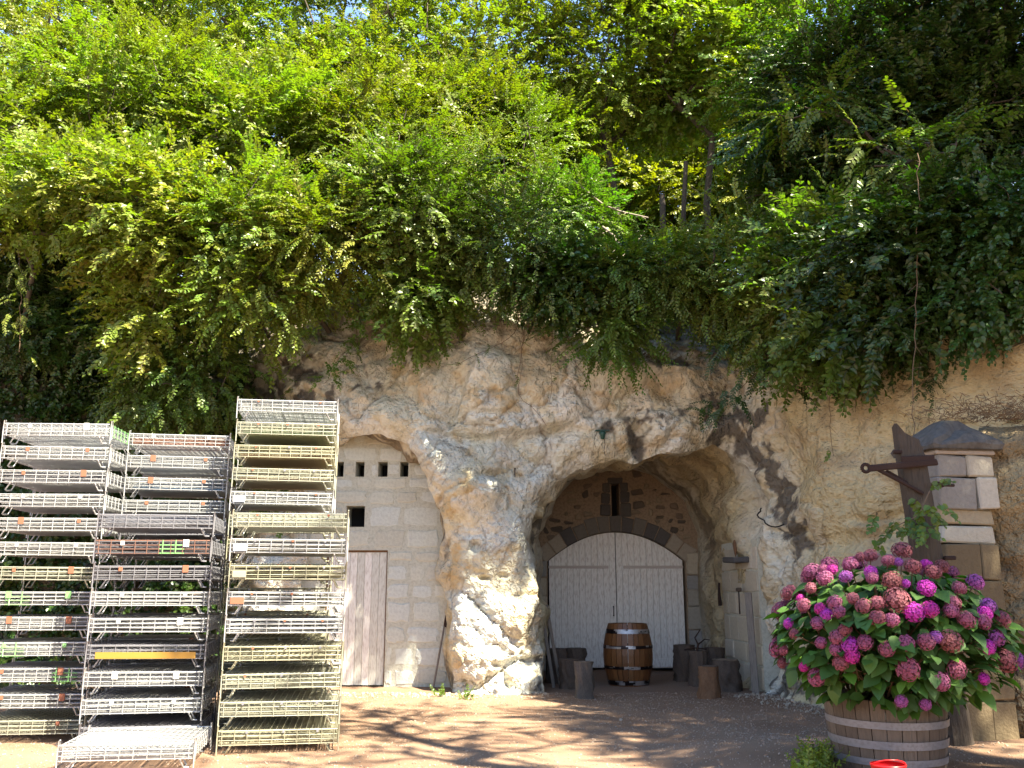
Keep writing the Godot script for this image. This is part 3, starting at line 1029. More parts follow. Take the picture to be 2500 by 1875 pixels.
func build_side_blocking() -> void:
	# pale blocks closing an old side opening in the right-hand flank of the cave
	var wall := thing("blocked_opening", "pale stone blocks walling up an old side opening right of the double door", "wall", Vector3(3.60, 0, -15.05), -PI / 2 + 0.06)
	var cols := [Color(0.56, 0.50, 0.38), Color(0.60, 0.54, 0.43), Color(0.52, 0.46, 0.35)]
	var st := pen()
	add_box(st, Vector3(0, 1.1, -0.18), Vector3(1.9, 2.2, 0.32))
	obj("mortar_wall", done(st), M.mortar, wall)
	var y := 0.02
	for h in [0.34, 0.3, 0.4, 0.36, 0.33, 0.36]:
		course(wall, -0.93, 0.93, y, y + h, -0.02, 0.4, 0.7, 0.014, [], cols, 0.02, false)
		y += h
	var shelf := obj("stone_shelf", block(Vector3(0.62, 0.09, 0.26), 0.015, 0.012), tinted(Color(0.09, 0.085, 0.085)), null, Transform3D(Basis(Vector3.UP, -PI / 2 + 0.06), Vector3(3.5, 1.9, -14.75)))
	tag(shelf, "dark stone slab shelf jutting from the pale blocks beside the cave", "shelf")
	st = pen()
	add_lathe(st, [Vector2(0.0, -0.19), Vector2(0.035, -0.15), Vector2(0.075, -0.05), Vector2(0.085, 0.03), Vector2(0.06, 0.13), Vector2(0.02, 0.19), Vector2(0.0, 0.2)], 14)
	var plaque := obj("wooden_shuttle", done(st), M.log_bark_warm, null, Transform3D(Basis(Vector3.UP, -PI / 2).scaled(Vector3(0.35, 1, 1)), Vector3(3.5, 2.13, -14.75)))
	tag(plaque, "pointed oval brown wooden plate hung above the dark stone shelf", "wall ornament")
	var tool := thing("hanging_mallet", "small dark long-handled mallet hung on the pale blocks under the shelf", "tool", Vector3(3.52, 1.08, -14.75))
	st = pen()
	add_rod(st, Vector3(0, 0, 0), Vector3(0, 0.38, 0), 0.012, 0.010, 6, true)
	obj("handle", done(st), M.rust, tool)
	st = pen()
	add_block(st, Vector3(0, 0.37, 0), Vector3(0.06, 0.06, 0.16), 0.012)
	obj("head", done(st), M.log_bark, tool)
	st = pen()
	add_tube(st, [Vector3(0, -0.17, 0), Vector3(-0.01, -0.05, 0.01), Vector3(-0.01, 0.05, 0.01), Vector3(0, 0.2, 0)], 0.035, 0.018, 7)
	var file := obj("iron_bar", done(st), M.rust, null, Transform3D(Basis(), Vector3(3.44, 1.36, -15.75)))
	tag(file, "short dark iron bar hung upright beside the double door jamb", "tool")
	var bd := obj("leaning_board", block(Vector3(0.10, 1.42, 0.03), 0.006, 0.004), M.plank_grey, null, Transform3D(Basis.from_euler(Vector3(-0.03, -0.5, 0.03)), Vector3(3.50, 0.70, -14.02)))
	tag(bd, "tall narrow grey board standing against the right edge of the cave", "board")


func build_wall_things() -> void:
	# small things fixed to the rock
	var at := cliff_point(1.36, 3.74) + Vector3(0, 0, 0.05)
	var lamp := thing("green_wall_fitting", "small green metal fitting with two dangling wires above the cave arch", "wall lamp", at)
	var st := pen()
	add_lathe(st, [Vector2(0.0, -0.07), Vector2(0.03, -0.06), Vector2(0.04, 0.0), Vector2(0.055, 0.03), Vector2(0.03, 0.06), Vector2(0.0, 0.065)], 12)
	obj("body", done(st), M.green_metal, lamp)
	st = pen()
	add_block(st, Vector3(0, 0.07, -0.02), Vector3(0.22, 0.02, 0.05), 0.006)
	obj("bracket", done(st), M.green_metal, lamp)
	for w in [[Vector3(-0.08, 0.06, 0), Vector3(-0.12, -0.03, 0.03), Vector3(-0.14, -0.12, 0.04), Vector3(-0.11, -0.2, 0.04)], [Vector3(0.02, -0.06, 0), Vector3(0.03, -0.15, 0.03), Vector3(0.01, -0.24, 0.03), Vector3(0.03, -0.32, 0.03)]]:
		st = pen()
		add_tube(st, w, 0.005, 0.004, 4)
		obj("wire", done(st), M.black, lamp)
	st = pen()
	add_rod(st, Vector3(0, 0, -0.05), Vector3(0, 0.0, 0.05), 0.014, 0.012, 6, true)
	add_tube(st, [Vector3(0, 0, 0.04), Vector3(0, -0.05, 0.055), Vector3(0, -0.13, 0.05)], 0.010, 0.006, 5)
	var hook := obj("iron_hook", done(st), M.rust, null, Transform3D(Basis(), cliff_point(0.07, 3.24) + Vector3(0, 0, 0.02)))
	tag(hook, "rusty iron hook driven into the rock between the two openings", "hook")
	st = pen()
	var pts := []
	for i in 13:
		var t := i / 12.0
		var p := cliff_point(lerpf(3.82, 4.35, t), 2.62 - 0.26 * sin(t * 2.2), 9.0)
		pts.append(p + Vector3(-0.05 - 0.06 * sin(t * PI), 0.06 * sin(t * 5.0), 0.05))
	add_tube(st, pts, 0.011, 0.011, 6)
	var cable := obj("cable", done(st), M.black, null)
	tag(cable, "loop of black cable sticking out of the stained rock right of the arch", "cable")


# ---------------------------------------------------------------- gate pier on the right

func build_pier() -> void:
	var at := Vector3(4.27, 0, -9.05)
	var turn := 0.15
	var t := thing("stone_gate_pier", "old stone gate pier with a dark weathered cap behind the hydrangea", "gate pier", at, turn)
	var pale := [Color(0.40, 0.36, 0.28), Color(0.34, 0.30, 0.24), Color(0.24, 0.22, 0.19), Color(0.46, 0.42, 0.34)]
	var tan_ := [Color(0.165, 0.122, 0.066), Color(0.14, 0.102, 0.055), Color(0.19, 0.145, 0.085)]
	# shaft of blocks: each course is two or three stones on each face, built as full-depth stones
	var y := 0.1
	var w := 0.55
	for h in [0.36, 0.34, 0.36, 0.37, 0.34]:
		var cut := rng.randf_range(-0.12, 0.12)
		for half in [0, 1]:
			var x0 := -w * 0.5 if half == 0 else cut
			var x1 := cut if half == 0 else w * 0.5
			obj("block", block(Vector3(x1 - x0 - 0.004, h - 0.006, w - 0.03), 0.01, 0.010), tinted(tan_[rng.randi() % 3]), t, Transform3D(Basis(), Vector3((x0 + x1) * 0.5, y + h * 0.5, rng.randf_range(-0.01, 0.01))))
		y += h
	for i in 2:
		var h := 0.18 if i == 0 else 0.14
		obj("block", block(Vector3(w * 0.99, h - 0.004, w * 0.95), 0.014, 0.02), tinted([Color(0.44, 0.41, 0.33), Color(0.33, 0.28, 0.19)][i]), t, Transform3D(Basis(), Vector3(0, y + h * 0.5, -0.03)))
		y += h
	for h in [0.30, 0.21]:
		var cut := rng.randf_range(-0.02, 0.14)
		for half in [0, 1]:
			var x0: float = -w * 0.54 if half == 0 else cut
			var x1 := cut if half == 0 else w * 0.54
			obj("block", block(Vector3(x1 - x0 - 0.004, h - 0.005, w * 1.06), 0.012, 0.012), tinted(pale[rng.randi() % 4]), t, Transform3D(Basis(), Vector3((x0 + x1) * 0.5, y + h * 0.5, rng.randf_range(-0.012, 0.012))))
		y += h
	# cap: an overhanging slab with four curved slopes meeting in a blunt top
	obj("cap_moulding", block(Vector3(w * 1.14, 0.05, w * 1.12), 0.012, 0.006), tinted(Color(0.36, 0.31, 0.26)), t, Transform3D(Basis(), Vector3(0, y + 0.026, 0)))
	y += 0.052
	var st := pen()
	st.set_smooth_group(-1)
	var prof := [[0.35, 0.0], [0.37, 0.05], [0.35, 0.085], [0.28, 0.145], [0.20, 0.215], [0.10, 0.29], [0.0, 0.335]]
	for i in prof.size() - 1:
		for k in 4:
			for q in 6:
				var pts := []
				for e in [[i, q], [i, q + 1], [i + 1, q + 1], [i + 1, q]]:
					var r: float = prof[e[0]][0]
					var a: float = -1.0 + 2.0 * e[1] / 6.0
					var v := Vector3(a * r, y + prof[e[0]][1], r)
					v += Vector3(1, 1, 1) * 0.035 * n_mid.get_noise_3d(v.x * 4 + k * 9.0, v.y * 4, v.z * 4) * (1.0 if absf(a) < 0.99 else 0.0)
					pts.append(Basis(Vector3.UP, k * PI / 2) * v)
				quad(st, pts[0], pts[1], pts[2], pts[3], Vector3(0, y - 0.2, 0))
	quad(st, Vector3(-0.36, y, -0.36), Vector3(0.36, y, -0.36), Vector3(0.36, y, 0.36), Vector3(-0.36, y, 0.36), Vector3(0, y + 1, 0))
	obj("cap", done(st), M.cap_stone, t)
	# the wall that runs on from the pier towards the viewer
	var wall := thing("garden_wall", "tall rough tan stone wall running on from the gate pier at the right edge", "wall", Vector3(4.98, 0, -8.72), -0.55)
	var gp := PackedVector3Array()
	var gc := PackedColorArray()
	var nx := 70
	var ny := 74
	for j in ny:
		for i in nx:
			var x := -0.5 + 3.4 * i / (nx - 1)
			var yy := -0.2 + 3.25 * j / (ny - 1)
			var d := facets(x * 1.6 + 40.0, yy * 2.2, 8) * 0.10
			d -= 0.03 * (1.0 - smoothstep(0.0, 0.10, facet_gap))
			var tone := facet_tone
			d += facets(x * 5.0 + 9.0, yy * 6.0, 9) * 0.03 + n_mid.get_noise_2d(x + 60.0, yy) * 0.05
			var back := pow(maxf(yy - 2.75, 0.0) / 0.3, 2.0) * 0.35
			gp.append(Vector3(x, yy + 0.06 * n_mid.get_noise_2d(x * 0.8, 77.0), d - back - 0.25 * smoothstep(2.6, 2.9, x)))
			var k := n_col.get_noise_2d(x * 1.5 + 30.0, yy * 1.5)
			gc.append(Color(0.34, 0.26, 0.14).lerp(Color(0.20, 0.14, 0.075), clampf(0.5 + k * 1.2 - tone * 0.2, 0, 1)).lerp(Color(0.09, 0.07, 0.045), 0.7 * smoothstep(1.6, 0.4, yy + k)))  # painted darker low down, where the wall lies in shade
	obj("rubble_face", grid_mesh(nx, ny, gp, gc), M.rock, wall)
	st = pen()
	add_box(st, Vector3(1.2, 1.3, -0.75), Vector3(3.3, 3.0, 0.5))
	obj("wall_core", done(st), M.mortar_tan, wall)
	var step := thing("stone_block", "low mossy stone block at the foot of the garden wall, lower right corner", "stone block", Vector3(3.95, 0.0, -6.72), -0.5)
	obj("block", block(Vector3(0.55, 0.62, 0.4), 0.04, 0.03), tinted(Color(0.28, 0.22, 0.14)), step, Transform3D(Basis(), Vector3(0, 0.31, 0)))
	obj("coping", block(Vector3(0.62, 0.07, 0.46), 0.02, 0.01), tinted(Color(0.06, 0.06, 0.055)), step, Transform3D(Basis(), Vector3(0, 0.655, 0)))


func build_timber() -> void:
	# the old post with its iron bracket in front of the pier
	var t := thing("timber_post", "weathered leaning timber post with a rusty iron bracket by the pier", "post", Vector3(3.78, 0.1, -8.35))
	var st := pen()
	var rows := 16
	var ring := []
	for j in rows + 1:
		var f := float(j) / rows
		var y := 2.70 * f
		var cx := -0.18 * f
		var r := []
		for k in 12:
			var a := TAU * k / 12.0
			var sq := 1.0 / maxf(absf(cos(a)), absf(sin(a)))
			var rad := 0.125 * minf(sq, 1.28) * (1.0 + 0.10 * n_mid.get_noise_3d(cos(a) * 1.5, y * 0.25, sin(a) * 1.5) + 0.05 * n_fine.get_noise_3d(cos(a), y * 0.1, sin(a)))
			var yy := y + (0.10 * n_mid.get_noise_2d(k * 0.7, 5.0) - 0.12 * cos(a) if j == rows else 0.0)
			r.append(Vector3(cx + cos(a) * rad * (1.0 - 0.15 * f), yy, sin(a) * rad * (1.0 - 0.15 * f)))
		ring.append(r)
	st.set_smooth_group(-1)
	for j in rows:
		for k in 12:
			var l := (k + 1) % 12
			quad(st, ring[j][k], ring[j][l], ring[j + 1][l], ring[j + 1][k], Vector3(-0.18 * j / rows, ring[j][k].y, 0))
	for k in 12:
		tri(st, ring[rows][k], ring[rows][(k + 1) % 12], Vector3(-0.18, 2.72, 0), Vector3(-0.18, 1.0, 0))
	obj("beam", done(st), M.timber, t)
	st = pen()
	add_block(st, Vector3(-0.30, 2.43, 0.13), Vector3(0.62, 0.055, 0.05), 0.008, 0.004, Basis(Vector3.BACK, 0.09))
	add_block(st, Vector3(-0.16, 2.47, 0.135), Vector3(0.30, 0.09, 0.03), 0.008, 0.004, Basis(Vector3.BACK, 0.03))
	obj("bracket_arm", done(st), M.rust, t)
	st = pen()
	for k in 14:     # the eye at the end of the arm
		var a := TAU * k / 14.0
		var b := TAU * (k + 1) / 14.0
		add_rod(st, Vector3(-0.63 + cos(a) * 0.035, 2.405 + sin(a) * 0.035, 0.13), Vector3(-0.63 + cos(b) * 0.035, 2.405 + sin(b) * 0.035, 0.13), 0.016, 0.016, 6)
	obj("eye", done(st), M.rust, t)
	for d in [0.0, 0.1]:
		st = pen()
		add_rod(st, Vector3(-0.52 + d, 2.39, 0.13 - d * 0.8), Vector3(-0.14 + d * 0.6, 2.18 - d * 0.1, 0.13 - d * 0.4), 0.017, 0.017, 6, true)
		obj("brace", done(st), M.rust, t)
	st = pen()
	add_rod(st, Vector3(-0.06, 2.27, 0.06), Vector3(0.30, 2.29, -0.22), 0.016, 0.016, 6, true)
	add_block(st, Vector3(0.10, 2.28, -0.05), Vector3(0.07, 0.05, 0.05), 0.006)
	obj("tie_rod", done(st), M.rust, t)
	for p in [Vector3(-0.29, 2.56, 0.05), Vector3(-0.24, 1.90, 0.08), Vector3(0.05, 1.62, 0.1)]:
		st = pen()
		add_block(st, p, Vector3(0.10, 0.035, 0.05), 0.006)
		obj("bolt", done(st), M.rust, t)
	var beam := obj("wall_beam", block(Vector3(0.78, 0.16, 0.14), 0.015, 0.01), tinted(Color(0.28, 0.21, 0.19)), null, Transform3D(Basis(Vector3.UP, 0.5), Vector3(3.62, 1.70, -9.05)))
	tag(beam, "pinkish grey stone lintel block sticking out behind the hydrangea top", "lintel")


# ---------------------------------------------------------------- wire crates

const W := 1.05
const D := 0.95
const PITCH := 0.244
var crate_mesh := {}


func build_crate_meshes() -> void:
	var hx := W * 0.5
	var hz := D * 0.5
	var st := pen()
	for y in [0.082, 0.122, 0.16]:
		add_rod(st, Vector3(-hx, y, 0), Vector3(hx, y, 0), 0.0042, 0.0042, 4)
	add_rod(st, Vector3(-hx, 0.203, 0), Vector3(hx, 0.203, 0), 0.0062, 0.0062, 5)
	for i in 10:
		var x := -hx + 0.03 + (W - 0.06) * i / 9.0
		add_rod(st, Vector3(x, 0.075, 0.006), Vector3(x, 0.212, 0.006), 0.004, 0.004, 4)
	crate_mesh.front_grid = done(st)
	st = pen()
	for y in [0.09, 0.15, 0.2]:
		add_rod(st, Vector3(0, y, -hz), Vector3(0, y, hz), 0.0045, 0.0045, 4)
	for i in 9:
		var z := -hz + 0.03 + (D - 0.06) * i / 8.0
		add_rod(st, Vector3(0.006, 0.08, z), Vector3(0.006, 0.21, z), 0.0045, 0.0045, 4)
	crate_mesh.side_grid = done(st)
	st = pen()
	for i in 19:
		var z := -hz + D * i / 18.0
		add_rod(st, Vector3(-hx, 0, z), Vector3(hx, 0, z), 0.003, 0.003, 4)
	for i in 15:
		var x := -hx + W * i / 14.0
		add_rod(st, Vector3(x, 0.006, -hz), Vector3(x, 0.006, hz), 0.003, 0.003, 4)
	crate_mesh.floor_grid = done(st)
	for v in 2:
		st = pen()
		for i in 12:
			var z := -hz * 0.96 + D * 0.96 * i / 11.0
			add_rod(st, Vector3(-hx * 0.97, 0, z), Vector3(hx * 0.97, 0, z), 0.0034, 0.0034, 4)
		for i in (10 if v == 0 else 20):
			var x := -hx * 0.97 + W * 0.97 * i / (9.0 if v == 0 else 19.0)
			add_rod(st, Vector3(x, 0.007, -hz * 0.96), Vector3(x, 0.007, hz * 0.96), 0.004, 0.004, 4)
		crate_mesh["folded_panel_%d" % v] = done(st)
	st = pen()      # a foot: a bent wire loop under the floor
	add_tube(st, [Vector3(-0.01, 0.085, 0.06), Vector3(0.03, 0.008, 0.06), Vector3(0.035, 0.006, -0.06), Vector3(-0.01, 0.085, -0.06)], 0.0075, 0.0075, 5)
	add_tube(st, [Vector3(0.03, 0.007, 0.05), Vector3(0.075, 0.007, 0.05)], 0.0075, 0.0075, 5)
	crate_mesh.foot = done(st)
	st = pen()      # a corner loop that locates the crate above
	add_tube(st, [Vector3(0, 0.0, 0), Vector3(0, 0.13, 0.004), Vector3(0, 0.238, 0), Vector3(0.004, 0.243, -0.03), Vector3(0, 0.2, -0.045), Vector3(0, 0.05, -0.045)], 0.0065, 0.0065, 5)
	crate_mesh.corner_loop = done(st)
	crate_mesh.plate = block(Vector3(0.055, 0.07, 0.006), 0.002)
	crate_mesh.small_plate = block(Vector3(0.036, 0.04, 0.006), 0.002)
	crate_mesh.wide_plate = block(Vector3(0.125, 0.06, 0.005), 0.002)
	st = pen()
	add_rod(st, Vector3(0, 0, -0.004), Vector3(0, 0, 0.008), 0.013, 0.011, 10, true)
	crate_mesh.button = done(st)
	crate_mesh.sheet = block(Vector3(W * 0.86, 0.06, 0.004), 0.001)
	st = pen()
	add_box(st, Vector3.ZERO, Vector3(W * 0.9, 0.004, D * 0.9))
	crate_mesh.tray = done(st)


func crate(at: Vector3, turn: float, wire: Material, label: String, group: String, opts := {}) -> void:
	var t := thing("wire_crate", label, "wire crate", at, turn, group)
	t.rotation.z = rng.randf_range(-0.008, 0.008) if at.y > 0.1 else 0.0
	var hx := W * 0.5
	var hz := D * 0.5
	obj("front_grid", crate_mesh.front_grid, opts.get("front", wire), t, Transform3D(Basis(), Vector3(0, 0, hz)))
	obj("back_grid", crate_mesh.front_grid, wire, t, Transform3D(Basis(), Vector3(0, 0, -hz)))
	for s in [-1, 1]:
		obj("side_grid", crate_mesh.side_grid, opts.get("side", wire) if s > 0 else wire, t, Transform3D(Basis(), Vector3(hx * s, 0, 0)))
		for f in [-1, 1]:
			obj("foot", crate_mesh.foot, wire, t, Transform3D(Basis(Vector3.UP, 0.0 if s > 0 else PI), Vector3((hx - 0.1) * s, 0, (hz - 0.08) * f)))
			obj("corner_loop", crate_mesh.corner_loop, wire, t, Transform3D(Basis(Vector3.UP, 0.0 if f > 0 else PI), Vector3((hx + 0.012) * s, 0, (hz - 0.01) * f)))
	obj("floor_grid", crate_mesh.floor_grid, wire, t, Transform3D(Basis(), Vector3(0, 0.086, 0)))
	for k in 4:
		var yy := 0.104 + 0.022 * k + rng.randf_range(-0.006, 0.006)
		obj("folded_panel", crate_mesh["folded_panel_%d" % (k % 2)], opts.get("inner", wire), t, Transform3D(Basis.from_euler(Vector3(rng.randf_range(-0.015, 0.015), rng.randf_range(-0.01, 0.01), rng.randf_range(-0.02, 0.02))), Vector3(rng.randf_range(-0.012, 0.012), yy, rng.randf_range(-0.01, 0.01))))
	obj("top_panel", crate_mesh.folded_panel_1, wire, t, Transform3D(Basis.from_euler(Vector3(0.01, 0, rng.randf_range(-0.006, 0.006))), Vector3(0, 0.197, 0)))
	if opts.has("plates"):
		var m: Material = opts.plates
		for x in [-0.27, 0.30]:
			obj("latch_plate", crate_mesh.plate if rng.randf() < 0.45 else crate_mesh.small_plate, m, t, Transform3D(Basis(), Vector3(x + rng.randf_range(-0.02, 0.02), 0.178, hz + 0.013)))
	if opts.has("buttons"):
		for x in [-0.3, 0.02, 0.34]:
			obj("button", crate_mesh.button, M.tag_rust if rng.randf() < 0.4 else M.zinc_dark, t, Transform3D(Basis(), Vector3(x + rng.randf_range(-0.03, 0.03), 0.19, hz + 0.009)))
	if opts.has("card"):
		obj("label_plate", crate_mesh.wide_plate, opts.card, t, Transform3D(Basis(), Vector3(-hx + 0.08, 0.125, hz + 0.013)))
	if opts.has("strip"):
		obj("strip", crate_mesh.sheet, opts.strip, t, Transform3D(Basis(), Vector3(0, 0.112, hz + 0.008)))
	if opts.has("tray"):
		obj("tray", crate_mesh.tray, opts.tray, t, Transform3D(Basis(), Vector3(0, 0.105, -0.02)))
	if opts.has("green"):
		var st := pen()
		for y in [0.082, 0.122, 0.16]:
			add_rod(st, Vector3(opts.green, y, hz), Vector3(opts.green + 0.24, y, hz), 0.006, 0.006, 5)
		for x in [0.04, 0.16]:
			add_rod(st, Vector3(opts.green + x, 0.08, hz + 0.007), Vector3(opts.green + x, 0.21, hz + 0.007), 0.006, 0.006, 5)
		obj("green_wires", done(st), M.tag_green, t)


const ORD := ["lowest", "second", "third", "fourth", "fifth", "sixth", "seventh", "eighth", "ninth", "tenth", "eleventh", "twelfth", "thirteenth", "fourteenth", "fifteenth"]


func stack(x: float, z_front: float, n: int, where: String, turn: float, tops: Callable, base := 0.0, pitch := PITCH) -> void:
	var drift := Vector2.ZERO
	for i in n:
		drift += Vector2(rng.randf_range(-0.006, 0.006), rng.randf_range(-0.008, 0.008))
		var o: Array = tops.call(i)
		var which: String = "topmost" if i == n - 1 else ORD[i]
		var from := "" if i == n - 1 or i == 0 else " from the ground"
		crate(Vector3(x - sin(turn) * D * 0.5 + drift.x, base + pitch * i, z_front - cos(turn) * D * 0.5 + drift.y), turn + rng.randf_range(-0.012, 0.012), o[0], "%s flattened wire crate, %s%s in the %s stack" % [o[1], which, from, where], "wire crates stacked on the left", o[2])


func build_crates() -> void:
	build_crate_meshes()
	var grey := func(i: int) -> Array:
		var o := {"plates": M.tag_rust}
		if i in [3, 5]:
			o = {"plates": M.tag_green, "green": -0.32}
			return [M.zinc, "grey and green-painted", o]
		if i == 2:
			o.green = 0.2
			return [M.zinc, "grey and green-painted", o]
		if i == 10:
			o.inner = M.zinc_dark
			return [M.zinc, "rust-tagged grey", o]
		if i == 12:
			o = {"plates": M.tag_white, "side": M.tag_green}
			return [M.zinc, "white-tagged grey", o]
		if i in [7, 9]:
			return [M.zinc, "plain grey", {"plates": M.zinc}]
		return [M.zinc if i % 3 else M.zinc_olive, "rust-tagged grey", o]
	stack(-4.72, -9.5, 13, "left-hand", 0.10, grey)
	var mid := func(i: int) -> Array:
		if i == 7:
			return [M.zinc_dark, "dark grey", {"inner": M.zinc_dark}]
		if i == 6:
			return [M.zinc_dark, "rusty-fronted grey", {"plates": M.tag_white, "green": 0.05, "front": M.zinc_rust}]
		if i == 5:
			return [M.zinc_dark, "dark grey rust-tagged", {"plates": M.tag_rust}]
		if i == 2:
			return [M.zinc_dark, "grey, yellow-striped", {"strip": M.yellow_strip}]
		return [M.zinc, "white-tagged grey", {"plates": M.tag_white}]
	stack(-3.45, -9.1, 8, "front middle", 0.17, mid, PITCH)
	crate(Vector3(-3.45 - sin(0.17) * D * 0.5, 0, -9.1 - cos(0.17) * D * 0.5), 0.17, M.zinc_dark, "dark grey flattened wire crate, lowest of the front middle stack", "wire crates stacked on the left", {})
	var mid_back := func(i: int) -> Array:
		if i == 10:
			return [M.zinc, "grey, blue-lined", {"plates": M.tag_rust, "tray": M.blue_sheet}]
		if i == 12:
			return [M.zinc, "white-tagged grey", {"plates": M.tag_white, "inner": M.zinc_rust}]
		return [M.zinc if i % 2 else M.zinc_dark, "grey", {"plates": M.tag_rust if i % 2 else M.zinc}]
	stack(-3.72, -10.2, 13, "rear middle", 0.17, mid_back)
	crate(Vector3(-3.25, 0, -8.1 - D * 0.5), 0.16, M.zinc, "bright grey wire crate alone on the gravel before the stacks", "wire crates stacked on the left", {"inner": M.zinc})
	var yellow := func(i: int) -> Array:
		var o := {"buttons": true}
		if i in [5, 7]:
			o.card = M.tag_rust if i == 5 else M.tag_white
		if i == 6:
			o.card = M.zinc_yellow
		return [M.zinc_yellow if i in [3, 6, 0] else (M.zinc if i in [4, 7, 5] else M.zinc_olive), "yellowish" if not i in [4, 7, 5] else "silver", o]
	stack(-2.12, -8.9, 9, "front right-hand", 0.17, yellow)
	var yellow_back := func(i: int) -> Array:
		var o := {"buttons": true}
		if i == 9:
			o.card = M.tag_white
		if i == 12:
			o.tray = M.tag_green
		if i == 10 or i == 11:
			o.tray = M.copper_sheet
		return [M.zinc if i in [9, 13] else (M.zinc_yellow if i % 2 else M.zinc_olive), "silver" if i in [9, 13] else "yellowish", o]
	stack(-2.47, -10.0, 14, "rear right-hand", 0.17, yellow_back, 0.0, 0.2515)
	var post := obj("fence_post", block(Vector3(0.13, 3.0, 0.12), 0.015, 0.012), M.plank_grey, null, Transform3D(Basis(Vector3.BACK, 0.03), Vector3(-5.33, 1.45, -9.45)))
	tag(post, "weathered wooden post at the far left edge beside the crates", "post")


# ---------------------------------------------------------------- barrel, stumps, boards

func barrel_r(t: float) -> float:
	return 0.305 + 0.083 * sin(PI * t)


func build_barrel() -> void:
	var h := 0.93
	var t := thing("wine_barrel", "brown oak wine barrel with dark iron hoops before the double door", "barrel", Vector3(1.82, 0.0, -15.12))
	var n := 26
	for i in n:
		var st := pen()
		var a := TAU * i / n + 0.012
		var b := TAU * (i + 1) / n - 0.012
		for j in 8:
			var y0 := h * j / 8.0
			var y1 := h * (j + 1) / 8.0
			var r0 := barrel_r(j / 8.0)
			var r1 := barrel_r((j + 1) / 8.0)
			st.set_smooth_group(-1)
			quad(st, Vector3(cos(a) * r0, y0, sin(a) * r0), Vector3(cos(b) * r0, y0, sin(b) * r0), Vector3(cos(b) * r1, y1, sin(b) * r1), Vector3(cos(a) * r1, y1, sin(a) * r1), Vector3(0, (y0 + y1) * 0.5, 0))
			for e in [a, b]:
				quad(st, Vector3(cos(e) * r0, y0, sin(e) * r0), Vector3(cos(e) * r1, y1, sin(e) * r1), Vector3(cos(e) * (r1 - 0.02), y1, sin(e) * (r1 - 0.02)), Vector3(cos(e) * (r0 - 0.02), y0, sin(e) * (r0 - 0.02)), Vector3(cos((a + b) / 2) * r0, y0, sin((a + b) / 2) * r0))
		var rt := barrel_r(1.0)
		quad(st, Vector3(cos(a) * rt, h, sin(a) * rt), Vector3(cos(b) * rt, h, sin(b) * rt), Vector3(cos(b) * (rt - 0.025), h, sin(b) * (rt - 0.025)), Vector3(cos(a) * (rt - 0.025), h, sin(a) * (rt - 0.025)), Vector3(0, 0, 0))
		quad(st, Vector3(cos(a) * (rt - 0.025), h, sin(a) * (rt - 0.025)), Vector3(cos(b) * (rt - 0.025), h, sin(b) * (rt - 0.025)), Vector3(cos(b) * (rt - 0.025), h - 0.06, sin(b) * (rt - 0.025)), Vector3(cos(a) * (rt - 0.025), h - 0.06, sin(a) * (rt - 0.025)), Vector3(cos(a) * 2, h, sin(a) * 2))
		obj("stave", done(st), M.oak[rng.randi() % 3], t)
	for i in 5:
		var x := -0.24 + 0.12 * i
		var half := sqrt(maxf(0.28 * 0.28 - x * x, 0.01))
		obj("head_board", block(Vector3(0.116, 0.02, half * 2), 0.004), M.oak[i % 3], t, Transform3D(Basis(), Vector3(x, h - 0.045, 0)))
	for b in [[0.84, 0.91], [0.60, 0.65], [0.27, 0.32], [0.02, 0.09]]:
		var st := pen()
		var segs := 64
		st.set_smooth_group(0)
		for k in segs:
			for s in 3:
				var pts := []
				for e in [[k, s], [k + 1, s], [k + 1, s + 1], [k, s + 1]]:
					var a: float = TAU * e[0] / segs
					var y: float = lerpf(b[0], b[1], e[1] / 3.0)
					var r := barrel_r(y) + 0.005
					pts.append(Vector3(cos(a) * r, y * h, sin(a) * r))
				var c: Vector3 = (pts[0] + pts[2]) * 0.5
				var bare := smoothstep(-0.05, 0.15, n_mid.get_noise_3d(c.x * 3.0, c.y * 5.0, c.z * 3.0 + b[0] * 30.0) + 0.10 - 0.4 * absf(c.x))  # pale patches paint worn metal and a reflection at mid-hoop
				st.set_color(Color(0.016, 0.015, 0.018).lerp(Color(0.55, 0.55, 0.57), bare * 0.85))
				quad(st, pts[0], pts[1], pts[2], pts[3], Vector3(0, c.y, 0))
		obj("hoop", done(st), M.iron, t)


func stump(at: Vector3, r: float, h: float, bark: Material, cut: Material, label: String, lean := 0.0) -> void:
	var t := thing("log_stump", label, "log", at)
	t.rotation = Vector3(lean, rng.randf() * TAU, lean * 0.5)
	var st := pen()
	var prof := []
	for j in 7:
		var f := j / 6.0
		prof.append(Vector2(r * (1.06 - 0.08 * f), -0.02 + (h + 0.02) * f))
	add_lathe(st, prof, 28, 0.5)
	obj("bark", done(st), bark, t)
	st = pen()
	add_lathe(st, [Vector2(r * 0.985, h + 0.001), Vector2(r * 0.93, h + 0.006), Vector2(r * 0.5, h + 0.005), Vector2(0.0, h + 0.004)], 28, 0.5)
	obj("cut_face", done(st), cut, t)


